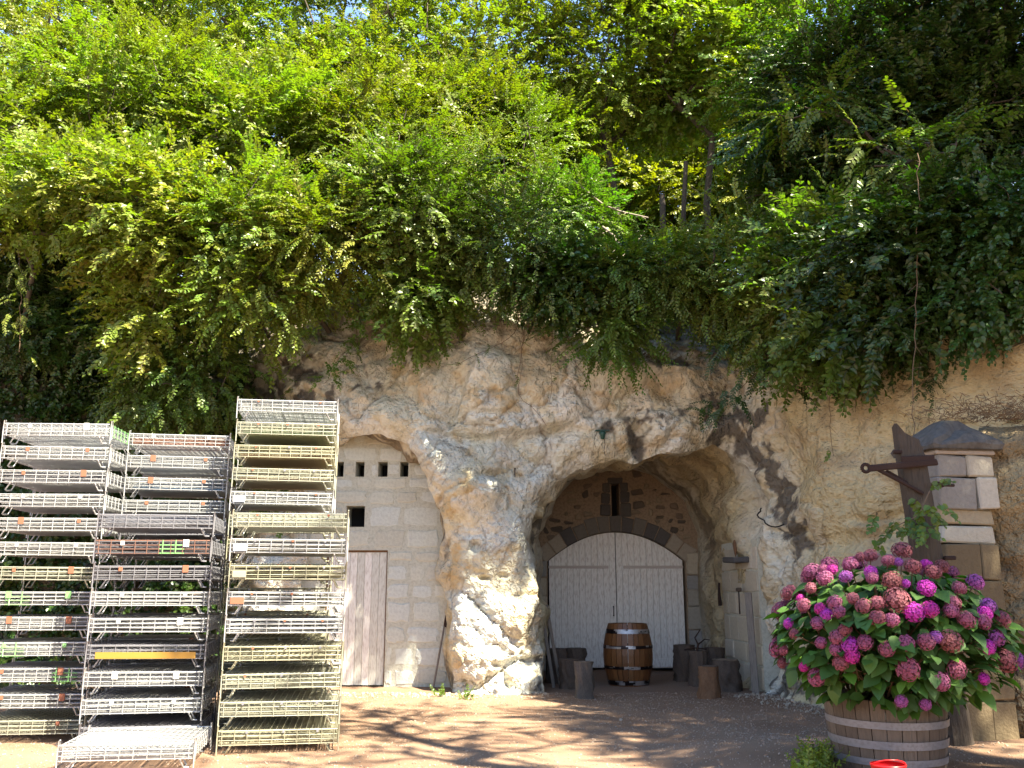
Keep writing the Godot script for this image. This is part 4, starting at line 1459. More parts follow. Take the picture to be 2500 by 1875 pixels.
func build_stumps() -> void:
	stump(Vector3(1.00, 0, -13.4), 0.115, 0.47, M.log_bark_grey, M.log_end, "slim grey upright log, nearest the pillar on the left of the barrel")
	stump(Vector3(0.86, 0, -14.6), 0.14, 0.42, M.log_bark, M.log_end_dark, "dark split log stool behind the slim grey log left of the barrel", 0.02)
	stump(Vector3(0.72, 0, -15.5), 0.15, 0.52, M.log_bark, M.log_end_dark, "dark tall log stool in the left corner of the cave by the pillar")
	stump(Vector3(1.05, 0, -15.9), 0.15, 0.50, M.log_bark, M.log_end_dark, "dark log stool close to the foot of the left door leaf")
	stump(Vector3(2.70, 0, -13.3), 0.13, 0.42, M.log_bark_warm, M.log_end_dark, "orange-brown upright log in front, right of the barrel")
	stump(Vector3(3.17, 0, -14.35), 0.19, 0.43, M.log_bark, M.log_end, "thick round log stool with pale cut top on the right")
	stump(Vector3(2.88, 0, -14.9), 0.13, 0.52, M.log_bark, M.log_end_dark, "middle upright log with a forked twig on it, right of the barrel")
	stump(Vector3(2.82, 0, -15.8), 0.16, 0.56, M.log_bark, M.log_end_dark, "dark upright log standing against the right door leaf")
	stump(Vector3(3.25, 0, -15.4), 0.14, 0.54, M.log_bark, M.log_end_dark, "dark log stool in the right rear corner of the cave")
	var st := pen()
	add_tube(st, [Vector3(0, 0, 0), Vector3(0.02, 0.1, 0), Vector3(-0.03, 0.2, 0.02), Vector3(0.06, 0.32, 0)], 0.02, 0.008, 6)
	add_tube(st, [Vector3(0.02, 0.1, 0), Vector3(0.12, 0.18, 0.03), Vector3(0.2, 0.17, 0.02)], 0.014, 0.006, 5)
	add_tube(st, [Vector3(-0.2, 0.02, 0.02), Vector3(-0.05, 0.05, 0), Vector3(0.15, 0.03, 0)], 0.012, 0.012, 5)
	var twig := obj("forked_twig", done(st), M.rust, null, Transform3D(Basis(), Vector3(2.86, 0.52, -14.88)))
	tag(twig, "dark forked twig lying on a log stool right of the barrel", "twig")
	var k := 0
	for b in [[0.56, 0.10, -0.03, "first of two thin boards leaning in the left corner of the cave, nearer the pillar"], [0.66, 0.09, -0.06, "second of two thin boards leaning in the left corner of the cave, nearer the door"]]:
		var o := obj("leaning_board", block(Vector3(0.06, 1.25, 0.02), 0.004, 0.003), M.plank_grey, null, Transform3D(Basis.from_euler(Vector3(-0.12, 0.7, 0.10 + 0.02 * k)), Vector3(b[0] - 0.02, 0.60, -14.75 - 0.15 * k)))
		tag(o, b[3], "board")
		k += 1
	var tool := thing("leaning_tool", "grey long-handled tool leaning on the wall between small door and pillar", "tool", Vector3(-1.17, 0.0, -14.5))
	st = pen()
	add_rod(st, Vector3(0, 0.0, 0.1), Vector3(0.16, 1.05, -0.12), 0.016, 0.015, 7, true)
	obj("shaft", done(st), M.plank_grey, tool)
	st = pen()
	add_block(st, Vector3(0.165, 1.0, -0.09), Vector3(0.05, 0.22, 0.03), 0.008, 0.003, Basis(Vector3.BACK, -0.15))
	obj("head", done(st), M.rust, tool)


# ---------------------------------------------------------------- hydrangea in its half barrel

func tub_r(f: float) -> float:
	return lerpf(0.375, 0.44, pow(f, 0.7))


func build_tub() -> void:
	var at := Vector3(2.79, 0.12, -7.3)
	var h := 0.56
	var t := thing("half_barrel_planter", "weathered half barrel with grey hoops holding the hydrangea", "planter", at)
	var n := 26
	for i in n:
		var st := pen()
		var a := TAU * i / n + 0.007
		var b := TAU * (i + 1) / n - 0.007
		var top := h + rng.randf_range(-0.006, 0.006)
		st.set_smooth_group(-1)
		for j in 5:
			var y0 := top * j / 5.0
			var y1 := top * (j + 1) / 5.0
			var r0 := tub_r(j / 5.0)
			var r1 := tub_r((j + 1) / 5.0)
			quad(st, Vector3(cos(a) * r0, y0, sin(a) * r0), Vector3(cos(b) * r0, y0, sin(b) * r0), Vector3(cos(b) * r1, y1, sin(b) * r1), Vector3(cos(a) * r1, y1, sin(a) * r1), Vector3(0, (y0 + y1) * 0.5, 0))
			quad(st, Vector3(cos(a) * (r0 - 0.026), y0, sin(a) * (r0 - 0.026)), Vector3(cos(b) * (r0 - 0.026), y0, sin(b) * (r0 - 0.026)), Vector3(cos(b) * (r1 - 0.026), y1, sin(b) * (r1 - 0.026)), Vector3(cos(a) * (r1 - 0.026), y1, sin(a) * (r1 - 0.026)), Vector3(cos(a) * 3, y0, sin(a) * 3))
			for e in [a, b]:
				quad(st, Vector3(cos(e) * r0, y0, sin(e) * r0), Vector3(cos(e) * r1, y1, sin(e) * r1), Vector3(cos(e) * (r1 - 0.026), y1, sin(e) * (r1 - 0.026)), Vector3(cos(e) * (r0 - 0.026), y0, sin(e) * (r0 - 0.026)), Vector3(cos((a + b) / 2) * r0, y0, sin((a + b) / 2) * r0))
		var rt := tub_r(1.0)
		quad(st, Vector3(cos(a) * rt, top, sin(a) * rt), Vector3(cos(b) * rt, top, sin(b) * rt), Vector3(cos(b) * (rt - 0.026), top, sin(b) * (rt - 0.026)), Vector3(cos(a) * (rt - 0.026), top, sin(a) * (rt - 0.026)), Vector3.ZERO)
		obj("stave", done(st), M.old_oak[rng.randi() % 3], t)
	for b in [[0.665, 0.755], [0.42, 0.52], [0.215, 0.30], [0.02, 0.10]]:
		var st := pen()
		var prof := []
		for k in 4:
			var f: float = lerpf(b[0], b[1], k / 3.0)
			prof.append(Vector2(tub_r(f) + 0.006, f * h))
		st.set_color(Color(1, 1, 1))
		add_lathe(st, prof, 60)
		var o := obj("hoop", done(st), M.galvanised, t)
		o.rotation.x = 0.02
	var s2 := pen()
	add_lathe(s2, [Vector2(0.40, h - 0.07), Vector2(0.2, h - 0.03), Vector2(0.0, h - 0.02)], 24, 0.2)
	obj("soil", done(s2), M.soil, t)
	var st := pen()
	add_lathe(st, [Vector2(0.115, 0.0), Vector2(0.15, 0.27), Vector2(0.155, 0.27), Vector2(0.155, 0.285), Vector2(0.14, 0.285), Vector2(0.135, 0.25), Vector2(0.1, 0.02), Vector2(0.0, 0.02)], 28)
	var bucket := thing("red_bucket", "bright red plastic bucket just showing at the foot of the planter", "bucket", Vector3(2.40, ground_y(2.40, -6.3), -6.3))
	bucket.scale = Vector3.ONE * 0.715
	obj("pail", done(st), M.red_plastic, bucket)
	st = pen()
	var pts := []
	for i in 13:
		var a := PI * i / 12.0
		pts.append(Vector3(cos(a) * 0.15, 0.27 + sin(a) * 0.06, sin(a) * 0.09))
	add_tube(st, pts, 0.006, 0.006, 6)
	obj("handle", done(st), M.red_plastic, bucket)


func floret_head(seedy: int) -> ArrayMesh:
	# a mophead of unit radius: four-petalled florets packed over a dome
	var r := RandomNumberGenerator.new()
	r.seed = seedy
	var st := pen()
	st.set_smooth_group(-1)
	var n := 120
	for i in n:
		var y := 1.0 - 1.75 * (i + 0.5) / n
		var a := i * 2.39996 + r.randf() * 0.3
		var q := sqrt(1.0 - y * y)
		var d := Vector3(cos(a) * q, y, sin(a) * q)
		var lump := r.randf_range(0.84, 1.04)
		var u := d.cross(Vector3(0.3, 1, 0.2)).normalized()
		var w := d.cross(u)
		var tw := r.randf() * TAU
		var tilt := Vector3(r.randf_range(-0.4, 0.4), r.randf_range(-0.4, 0.4), r.randf_range(-0.4, 0.4))
		var sz := r.randf_range(0.15, 0.215)
		var shade := r.randf_range(0.7, 1.25)
		var hue := r.randf()
		st.set_color(Color(shade * (0.92 + 0.16 * hue), shade * (1.1 - 0.25 * hue), shade * (0.85 + 0.3 * (1 - hue))))
		for k in 4:
			var e := tw + k * PI / 2
			var ax := (u * cos(e) + w * sin(e) + tilt * 0.4).normalized()
			var bx := d.cross(ax)
			var o := d * lump
			var tip := o + ax * sz + d * 0.03
			var l := o + ax * sz * 0.62 + bx * sz * 0.46 + d * 0.05
			var rr := o + ax * sz * 0.62 - bx * sz * 0.46 + d * 0.05
			tri(st, o, l, tip, Vector3.ZERO)
			tri(st, o, tip, rr, Vector3.ZERO)
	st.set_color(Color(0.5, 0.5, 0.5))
	for k in 8:      # core behind the florets, its shade painted in as a darker tone
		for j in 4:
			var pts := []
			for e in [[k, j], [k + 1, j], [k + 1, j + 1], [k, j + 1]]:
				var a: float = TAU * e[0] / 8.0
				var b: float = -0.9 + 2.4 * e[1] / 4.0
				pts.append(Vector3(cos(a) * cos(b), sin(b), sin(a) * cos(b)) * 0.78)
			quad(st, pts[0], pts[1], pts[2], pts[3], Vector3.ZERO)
	return done(st)


func big_leaf(l: float, w: float, fold: float, droop: float) -> ArrayMesh:
	# an ovate leaf along +Z, folded at its midrib and arching down
	var st := pen()
	st.set_smooth_group(0)
	var prof := [0.0, 0.55, 0.92, 1.0, 0.84, 0.5, 0.0]
	for s in [-1, 1]:
		for i in 6:
			var t0 := i / 6.0
			var t1 := (i + 1) / 6.0
			var m0 := Vector3(0, -droop * t0 * t0 * l, t0 * l)
			var m1 := Vector3(0, -droop * t1 * t1 * l, t1 * l)
			var e0: Vector3 = m0 + Vector3(s * prof[i] * w * 0.5, fold * prof[i] * w * 0.5, -0.02 * l)
			var e1: Vector3 = m1 + Vector3(s * prof[i + 1] * w * 0.5, fold * prof[i + 1] * w * 0.5, -0.02 * l * prof[i + 1])
			st.set_color(Color(0.95, 1.0, 0.95))
			tri(st, m0, m1, e1, Vector3(0, -5, 0))
			if i > 0:
				tri(st, m0, e1, e0, Vector3(0, -5, 0))
	return done(st)


func build_hydrangea() -> void:
	var base := Vector3(2.79, 0.65, -7.3)
	var plant := thing("hydrangea", "big hydrangea bush with pink and magenta mophead flowers in the half barrel", "hydrangea", base)
	var heads: Array = [
		"2.28 1.60 -6.93 0.037 p", "2.32 1.59 -6.85 0.044 m", "2.25 1.53 -6.81 0.059 p", "2.37 1.54 -6.72 0.047 v", "2.44 1.63 -6.82 0.052 p", "2.54 1.68 -6.87 0.041 p",
		"2.61 1.69 -6.86 0.052 p", "2.53 1.57 -6.67 0.043 m", "2.52 1.53 -6.63 0.046 p", "2.69 1.65 -6.74 0.044 p", "2.75 1.64 -6.72 0.036 v", "2.88 1.73 -6.95 0.068 d",
		"2.83 1.61 -6.67 0.054 d", "2.94 1.62 -6.70 0.043 m", "2.96 1.57 -6.64 0.054 d", "3.06 1.61 -6.72 0.054 d", "2.64 1.51 -6.58 0.064 d", "2.72 1.49 -6.56 0.032 m",
		"2.85 1.46 -6.53 0.056 m", "3.10 1.46 -6.58 0.049 p", "3.28 1.50 -6.71 0.061 v", "2.15 1.46 -6.83 0.044 p", "2.08 1.34 -6.80 0.051 p", "2.08 1.39 -6.86 0.029 m",
		"2.16 1.32 -6.69 0.041 m", "2.19 1.28 -6.65 0.041 m", "2.25 1.36 -6.64 0.053 p", "2.26 1.30 -6.60 0.044 p", "2.36 1.39 -6.59 0.044 p", "2.41 1.34 -6.54 0.049 p",
		"2.50 1.36 -6.52 0.049 p", "2.63 1.38 -6.50 0.077 d", "2.72 1.30 -6.46 0.063 m", "2.83 1.32 -6.46 0.054 m", "3.01 1.36 -6.50 0.052 p", "2.98 1.31 -6.47 0.048 p",
		"3.30 1.34 -6.60 0.056 v", "3.24 1.29 -6.54 0.047 m", "3.08 1.25 -6.48 0.059 p", "3.21 1.24 -6.52 0.052 p", "3.40 1.25 -6.63 0.053 p", "2.13 1.22 -6.68 0.043 p",
		"2.48 1.26 -6.49 0.052 p", "2.57 1.25 -6.47 0.048 p", "2.28 1.18 -6.56 0.042 p", "2.23 1.13 -6.59 0.048 p", "2.14 1.09 -6.66 0.039 p", "2.22 1.05 -6.60 0.042 p",
		"2.30 1.08 -6.55 0.054 m", "2.39 1.10 -6.51 0.048 p", "2.31 1.01 -6.55 0.048 m", "2.25 0.96 -6.61 0.049 p", "2.52 1.06 -6.47 0.053 p", "2.64 1.10 -6.44 0.051 p",
		"2.77 1.11 -6.43 0.053 p", "2.94 1.11 -6.44 0.079 d", "2.84 1.14 -6.43 0.041 v", "3.22 1.07 -6.51 0.054 m", "3.31 1.13 -6.56 0.052 v", "3.40 0.97 -6.64 0.077 d",
		"3.57 0.96 -6.82 0.058 v", "2.06 0.92 -6.82 0.037 m", "2.13 0.85 -6.78 0.057 p", "2.65 0.93 -6.47 0.074 p", "2.98 0.93 -6.48 0.058 p", "2.87 0.85 -6.49 0.058 p",
		"3.20 0.86 -6.57 0.038 m", "1.97 1.02 -6.98 0.037 p", "2.00 0.92 -7.15 0.038 p", "1.99 1.21 -6.89 0.040 m", "2.01 1.14 -6.83 0.036 p", "2.64 0.71 -6.60 0.038 v",
		"2.80 0.69 -6.60 0.038 v"]
	var meshes := [floret_head(3), floret_head(7), floret_head(12), floret_head(19)]
	var cols := {"p": [Color(0.28, 0.07, 0.125), Color(0.26, 0.07, 0.10), Color(0.29, 0.07, 0.16)], "d": [Color(0.23, 0.066, 0.07), Color(0.25, 0.07, 0.085)], "m": [Color(0.46, 0.018, 0.27), Color(0.47, 0.022, 0.36), Color(0.40, 0.03, 0.37)], "v": [Color(0.34, 0.08, 0.31), Color(0.29, 0.07, 0.33)]}
	var mats := {}
	var centre := Vector3(2.8, 1.12, -7.05)
	var stems := pen()
	var spots := []
	for h in heads:
		var f: PackedStringArray = h.split(" ")
		var p := Vector3(float(f[0]), float(f[1]), float(f[2]))
		var r := float(f[3]) * rng.randf_range(0.98, 1.14)
		var opts: Array = cols[f[4]]
		var c: Color = opts[rng.randi() % opts.size()]
		if not mats.has(c):
			var m: StandardMaterial3D = M.petal.duplicate()
			m.albedo_color = c.linear_to_srgb()
			mats[c] = m
		var out := (p - centre).normalized() + Vector3(0, 0.45, 0)
		var up := out.normalized()
		var side := up.cross(Vector3(rng.randf_range(-1, 1), 0.2, rng.randf_range(-1, 1))).normalized()
		var b := Basis(side, up, side.cross(up)).scaled_local(Vector3(r, r * 0.86, r))
		obj("flower_head", meshes[rng.randi() % 4], mats[c], plant, Transform3D(b, p - base))
		spots.append([p, r, up])
		var root := Vector3(rng.randf_range(-0.25, 0.25), -0.05, rng.randf_range(-0.25, 0.25))
		var e := p - base - up * r * 0.3
		add_tube(stems, [root, root.lerp(e, 0.5) + Vector3(0, 0.12, 0) * rng.randf(), e], 0.008, 0.004, 5)
	# heads round the back that the photograph does not show, thinner
	for i in 34:
		var a := rng.randf_range(PI * 1.08, PI * 1.92)
		var b := rng.randf_range(-0.2, 1.1)
		var d := Vector3(cos(a) * cos(b), sin(b), sin(a) * cos(b))
		var p := centre + d * Vector3(0.85, 0.6, 0.62)
		var c: Color = cols["p"][rng.randi() % 3]
		if not mats.has(c):
			var m: StandardMaterial3D = M.petal.duplicate()
			m.albedo_color = c.linear_to_srgb()
			mats[c] = m
		var r := rng.randf_range(0.045, 0.075)
		var up := (d + Vector3(0, 0.45, 0)).normalized()
		var side := up.cross(Vector3(0.3, 0.2, 1)).normalized()
		obj("flower_head", meshes[i % 4], mats[c], plant, Transform3D(Basis(side, up, side.cross(up)).scaled_local(Vector3(r, r * 0.86, r)), p - base))
		spots.append([p, r, up])
	obj("stems", done(stems), M.twig, plant).set_meta("kind", "stuff")
	var leaves := [big_leaf(0.135, 0.095, 0.25, 0.25), big_leaf(0.12, 0.085, 0.15, 0.45), big_leaf(0.15, 0.10, 0.3, 0.35), big_leaf(0.11, 0.08, 0.1, 0.15)]
	var lm := []
	for k in [Color(1, 1, 1), Color(1.5, 1.45, 0.9), Color(0.7, 0.8, 0.8), Color(1.15, 1.15, 1.0)]:
		var m: StandardMaterial3D = M.leaf_hydrangea.duplicate()
		var c: Color = Color(0.062, 0.13, 0.022)
		m.albedo_color = Color(c.r * k.r, c.g * k.g, c.b * k.b).linear_to_srgb()
		lm.append(m)
	var xf := []
	var cs := []
	var made := 0
	for i in 1900:
		var d := Vector3(rng.randfn(), rng.randfn(), rng.randfn()).normalized()
		d.y = d.y * 0.9 + 0.0
		var depth := rng.randf_range(0.80, 0.98) if i < 900 else rng.randf_range(0.35, 0.85)
		var p := centre + d * Vector3(0.86, 0.60, 0.62) * depth
		if p.y < 0.66 and Vector2(p.x - 2.73, p.z + 7.3).length() > 0.3 and i % 3:
			continue
		var free := true
		for s in spots:
			if p.distance_to(s[0]) < s[1] * 0.75:
				free = false
				break
		if not free:
			continue
		var fwd := (Vector3(d.x, 0.0, d.z).normalized() * 0.9 + Vector3(rng.randf_range(-0.7, 0.7), rng.randf_range(-0.75, 0.1), rng.randf_range(-0.7, 0.7))).normalized()
		var up := (d * 0.6 + Vector3(0, 0.9, 0) + Vector3(rng.randf_range(-0.4, 0.4), 0, rng.randf_range(-0.4, 0.4))).normalized()
		var x := up.cross(fwd).normalized()
		var b := Basis(x, fwd.cross(x), fwd).scaled_local(Vector3.ONE * rng.randf_range(0.75, 1.15))
		if i < 900 and d.z > -0.1 and made < 300:
			made += 1
			obj("leaf", leaves[rng.randi() % 4], lm[rng.randi() % 4], plant, Transform3D(b, p - base))
		else:
			xf.append(Transform3D(b, p - base))
			cs.append(Color(1, 1, 1) * rng.randf_range(0.8, 1.2))
	swarm("foliage", leaves[0], M.leaf_hydrangea, xf, cs, plant)


# ---------------------------------------------------------------- foliage

func add_leaf(st: SurfaceTool, at: Vector3, fwd: Vector3, up: Vector3, l: float, w: float, shade: Color) -> void:
	var x := up.cross(fwd).normalized()
	up = fwd.cross(x).normalized()
	var mid := at + fwd * l * 0.5 - up * l * 0.03
	var tip := at + fwd * l - up * l * 0.12
	var a := at + fwd * l * 0.26 + x * w * 0.46 + up * w * 0.12
	var b := at + fwd * l * 0.26 - x * w * 0.46 + up * w * 0.12
	var c := at + fwd * l * 0.64 + x * w * 0.40 + up * w * 0.09
	var d := at + fwd * l * 0.64 - x * w * 0.40 + up * w * 0.09
	st.set_color(shade)
	var under := at - up * 10.0
	tri(st, at, a, mid, under)
	tri(st, at, mid, b, under)
	tri(st, a, c, mid, under)
	tri(st, b, mid, d, under)
	tri(st, c, tip, mid, under)
	tri(st, mid, tip, d, under)


func sprig(sd: int, length: float, n: int, l: float, w: float, droop: float, messy: float) -> ArrayMesh:
	# a leafy shoot along +Y: leaves left and right, smaller towards the tip
	var r := RandomNumberGenerator.new()
	r.seed = sd
	var st := pen()
	st.set_smooth_group(-1)
	var side := 1.0
	var pts := []
	for i in 4:
		var t := i / 3.0
		pts.append(Vector3(0.02 * sin(t * 5.0 + sd), length * t, -droop * length * t * t))
	for i in n:
		var t := (i + 1.0) / n
		var p := Vector3(0.02 * sin(t * 5.0 + sd), length * t, -droop * length * t * t)
		var fwd := Vector3(side * r.randf_range(0.7, 1.0), r.randf_range(0.35, 0.8), -0.1 - droop * t)
		if i == n - 1:
			fwd = Vector3(0, 1, -droop)
		fwd = (fwd + Vector3(r.randf_range(-1, 1), r.randf_range(-1, 1), r.randf_range(-1, 1)) * messy).normalized()
		var up := (Vector3(0, 0.15, 1) + Vector3(r.randf_range(-1, 1), r.randf_range(-1, 1), r.randf_range(-1, 1)) * messy).normalized()
		var k := r.randf_range(0.78, 1.15) * (1.0 - 0.35 * t * t)
		var s := r.randf_range(0.72, 1.22)
		add_leaf(st, p, fwd, up, l * k, w * k, Color(s * r.randf_range(0.92, 1.12), s, s * 0.9))
		side = -side
	st.set_color(Color(0.75, 0.45, 0.6))
	for i in 3:
		add_rod(st, pts[i], pts[i + 1], 0.0035, 0.0025, 3)
	return done(st)


func build_sprigs() -> void:
	sprigs = [
		[sprig(1, 0.32, 15, 0.074, 0.044, 0.15, 0.42), sprig(2, 0.38, 17, 0.068, 0.042, 0.3, 0.45)],       # elm
		[sprig(3, 0.30, 13, 0.085, 0.052, 0.25, 0.45), sprig(4, 0.36, 14, 0.080, 0.050, 0.1, 0.5)],       # broad, untidy
		[sprig(5, 0.42, 17, 0.072, 0.046, 0.22, 0.2), sprig(6, 0.48, 18, 0.068, 0.044, 0.35, 0.25)],     # long neat shoots
		[sprig(7, 0.26, 11, 0.088, 0.080, 0.15, 0.55), sprig(8, 0.30, 12, 0.078, 0.074, 0.3, 0.6)],       # ivy
		[sprig(9, 0.30, 20, 0.046, 0.026, 0.2, 0.5), sprig(10, 0.38, 22, 0.042, 0.025, 0.3, 0.5)],        # small leaved
	]


func shoot_xf(p: Vector3, dir: Vector3, face: Vector3, s: float) -> Transform3D:
	var y := dir.normalized()
	var x := y.cross(face)
	x = x.normalized() if x.length() > 0.05 else y.cross(Vector3(0.3, 0.2, 1)).normalized()
	return Transform3D(Basis(x, y, x.cross(y)).scaled_local(Vector3.ONE * s), p)


func grow(called: String, label: String, category: String, group: String, base: Vector3, lobes: Array, tips: int, per_tip: int, kind: int, leaf: Material, wood: Material, girth: float, droop: float, spread := 0.34, size := 1.0, thick := 1.0, swell := 1.0) -> void:
	# a woody plant: branches reach from the base for scattered tips, each tip carries a clump of leafy shoots
	size *= rng.randf_range(0.85, 1.3)
	var t := thing(called, label, category, base, 0.0, group)
	var goals := []
	per_tip = int(per_tip * thick)
	tips = int(tips * 1.15)
	var total := 0.0
	for l in lobes:
		total += l[1].x * l[1].y * l[1].z
	var hue := rng.randf_range(0.88, 1.05)
	var lum := rng.randf_range(0.92, 1.2)
	var mid := Vector3.ZERO
	for l in lobes:
		mid += l[0] / lobes.size()
		var n := int(ceil(tips * l[1].x * l[1].y * l[1].z / total))
		for i in n:
			var d := Vector3(rng.randfn(), rng.randfn(), rng.randfn()).normalized() * pow(rng.randf_range(0.15, 1.0), 0.42)
			# uneven outline: some directions reach further, some fall short
			d *= 0.85 + 0.55 * n_mid.get_noise_3d(d.x * 0.9 + l[0].x, d.y * 0.9 + l[0].y, d.z * 0.9)
			goals.append([l[0] + d * l[1] * swell, d])
	var knots := [base, base.lerp(mid, 0.22) + Vector3(rng.randf_range(-0.1, 0.1), 0.1, 0), base.lerp(mid, 0.42) + Vector3(rng.randf_range(-0.15, 0.15), 0.12, 0), base.lerp(mid, 0.65) + Vector3(rng.randf_range(-0.2, 0.2), 0.1, 0.1)]
	var from := [-1, 0, 1, 2]
	goals.sort_custom(func(a, b): return a[0].distance_squared_to(base) < b[0].distance_squared_to(base))
	for g in goals:
		var best := 0
		var bd := 1e9
		for k in range(1, knots.size()):
			var e: float = knots[k].distance_to(g[0]) + 0.25 * knots[k].distance_to(base)
			if e < bd:
				bd = e
				best = k
		var a: Vector3 = knots[best]
		var steps := 2 if a.distance_to(g[0]) < 0.8 else 3
		for i in steps:
			var f := (i + 1.0) / steps
			var q: Vector3 = a.lerp(g[0], f)
			if i < steps - 1:
				q += Vector3(rng.randf_range(-1, 1), rng.randf_range(-0.3, 1.0), rng.randf_range(-1, 1)) * 0.05 * a.distance_to(g[0])
			knots.append(q)
			from.append(best if i == 0 else knots.size() - 2)
	var carried := []
	carried.resize(knots.size())
	carried.fill(0.0)
	for k in range(knots.size() - 1, 0, -1):
		if carried[k] == 0.0:
			carried[k] = 1.0
		carried[from[k]] += carried[k]
	var most: float = carried[0]
	var trunk := pen()
	var limbs := pen()
	for k in range(1, knots.size()):
		var ra := girth * pow(carried[from[k]] / most, 0.5) if from[k] > 0 else girth * 1.15
		var rb := girth * pow(carried[k] / most, 0.5)
		ra = minf(ra, rb * 1.35 + 0.004)
		add_rod(trunk if carried[k] > most * 0.3 and category == "tree" else limbs, knots[from[k]] - base, knots[k] - base, maxf(ra, 0.005), maxf(rb, 0.0045), 7 if carried[k] > most * 0.3 else 4)
	if category == "tree":
		obj("trunk", done(trunk), wood, t)
	obj("branches", done(limbs), wood, t)
	var xf := [[], []]
	var cs := [[], []]
	for g in goals:
		var tone := 1.0 + 0.35 * n_col.get_noise_3d(g[0].x * 0.7, g[0].y * 0.7, g[0].z * 0.7)
		var warm := rng.randf_range(0.85, 1.2)
		for i in per_tip:
			var p: Vector3 = g[0] + Vector3(rng.randfn(), rng.randfn() * 0.75, rng.randfn()) * spread * 0.55
			var dir: Vector3 = g[1] * 0.8 + (p - g[0]) * 1.6 + Vector3(rng.randf_range(-0.6, 0.6), rng.randf_range(-0.35, 0.55) - droop, rng.randf_range(-0.6, 0.6))
			var face := Vector3(rng.randf_range(-0.6, 0.6), 1.0, rng.randf_range(-0.3, 0.9))
			var v := rng.randi() % 2
			xf[v].append(shoot_xf(p - base, dir, face, size * rng.randf_range(0.75, 1.25)))
			var s := tone * rng.randf_range(0.8, 1.2)
			cs[v].append(Color(s * warm * hue * lum, s * lum, s * lum))
	for v in 2:
		swarm("crown", sprigs[kind][v], leaf, xf[v], cs[v], t)


func vine(label: String, pts: Array, leaves: int, kind: int, leaf: Material, wood: Material, r := 0.006, category := "vine", spread := 0.07, size := 0.8) -> void:
	var base: Vector3 = pts[0]
	var t := thing("hanging_vine", label, category, base, 0.0, "vines and shoots hanging over the cliff")
	var c := Curve3D.new()
	for i in pts.size():
		var q: Vector3 = (pts[mini(i + 1, pts.size() - 1)] - pts[maxi(i - 1, 0)]) * 0.18
		c.add_point(pts[i] - base, -q, q)
	var n := maxi(6, int(c.get_baked_length() / 0.12))
	var line := []
	for i in n + 1:
		var p := c.sample_baked(c.get_baked_length() * i / n)
		line.append(p + Vector3(n_fine.get_noise_2d(p.y * 0.6, base.x * 9.0), 0, n_fine.get_noise_2d(p.y * 0.6, base.x * 9.0 + 40)) * 0.035)
	var st := pen()
	add_tube(st, line, r, r * 0.5, 5)
	if leaves < 12:      # bare twigs carry thorny side shoots
		for i in n:
			if i % 2:
				var p: Vector3 = line[i]
				add_rod(st, p, p + Vector3(rng.randf_range(-0.14, 0.14), rng.randf_range(-0.14, 0.04), rng.randf_range(0, 0.08)), r * 0.5, r * 0.2, 4)
	obj("stem", done(st), wood, t)
	if leaves == 0:
		return
	var xf := []
	var cs := []
	for i in leaves:
		var f := pow(rng.randf(), 0.8)
		var p := c.sample_baked(c.get_baked_length() * f) + Vector3(rng.randfn(), rng.randfn(), rng.randfn()) * spread
		xf.append(shoot_xf(p, Vector3(rng.randf_range(-0.9, 0.9), rng.randf_range(-1.0, 0.2), rng.randf_range(-0.1, 0.8)), Vector3(rng.randf_range(-0.4, 0.4), 0.8, rng.randf_range(0.2, 1.0)), size * rng.randf_range(0.6, 1.1)))
		var s := rng.randf_range(0.75, 1.25)
		cs.append(Color(s * rng.randf_range(0.9, 1.15), s, s))
	swarm("leaves", sprigs[kind][0], leaf, xf, cs, t)


func ivy(label: String, s0: float, s1: float, y0: float, y1: float, n: int, seedy: float, kind := 3, leaf: Material = null) -> void:
	# ivy climbing the rock: stems on the face, leaves standing off it, thick in some places and bare in others
	var base := cliff_point((s0 + s1) * 0.5, y0) + Vector3(0, 0, 0.04)
	var t := thing("ivy", label, "ivy", base, 0.0, "ivy and creepers on the cliff")
	var st := pen()
	for i in 7:
		var s := lerpf(s0, s1, (i + 0.5) / 7.0)
		var pts := []
		for k in 9:
			var q := lerpf(lerpf((s0 + s1) * 0.5, s, 0.5), s, k / 8.0) + 0.3 * n_mid.get_noise_2d(k * 0.35, i * 3.0 + seedy)
			var y := lerpf(y0, y1, k / 8.0)
			pts.append(cliff_point(q, y) + Vector3(0, 0, 0.05) - base)
		add_tube(st, pts, 0.016, 0.006, 5)
	obj("stems", done(st), M.bark, t)
	var xf := [[], []]
	var cs := [[], []]
	for i in n:
		var s := rng.randf_range(s0, s1)
		var y := rng.randf_range(y0, y1)
		var dense := n_mid.get_noise_2d(s * 0.9 + seedy, y * 0.9)
		if dense < rng.randf_range(-0.4, 0.0):
			continue
		var o := plan_out(s)
		var out := Vector3(o.x, 0, o.y)
		var thick := 0.10 + 0.75 * maxf(0.0, dense + 0.15) * rng.randf()
		var p := cliff_point(s, y) + out * thick
		var v := rng.randi() % 2
		xf[v].append(shoot_xf(p - base, out * 0.6 + Vector3(rng.randf_range(-0.8, 0.8), rng.randf_range(-1.1, 0.5), 0), out + Vector3(rng.randf_range(-0.3, 0.3), rng.randf_range(0.2, 1.0), 0), rng.randf_range(0.8, 1.25)))
		var b := rng.randf_range(0.7, 1.3)
		cs[v].append(Color(b * rng.randf_range(0.85, 1.2), b, b))
	for v in 2:
		swarm("leaves", sprigs[kind][v], leaf if leaf else M.leaf_dark, xf[v], cs[v], t)


func on_hill(x: float, z: float) -> Vector3:
	return Vector3(x, hill_y(x, z) - 0.1, z)


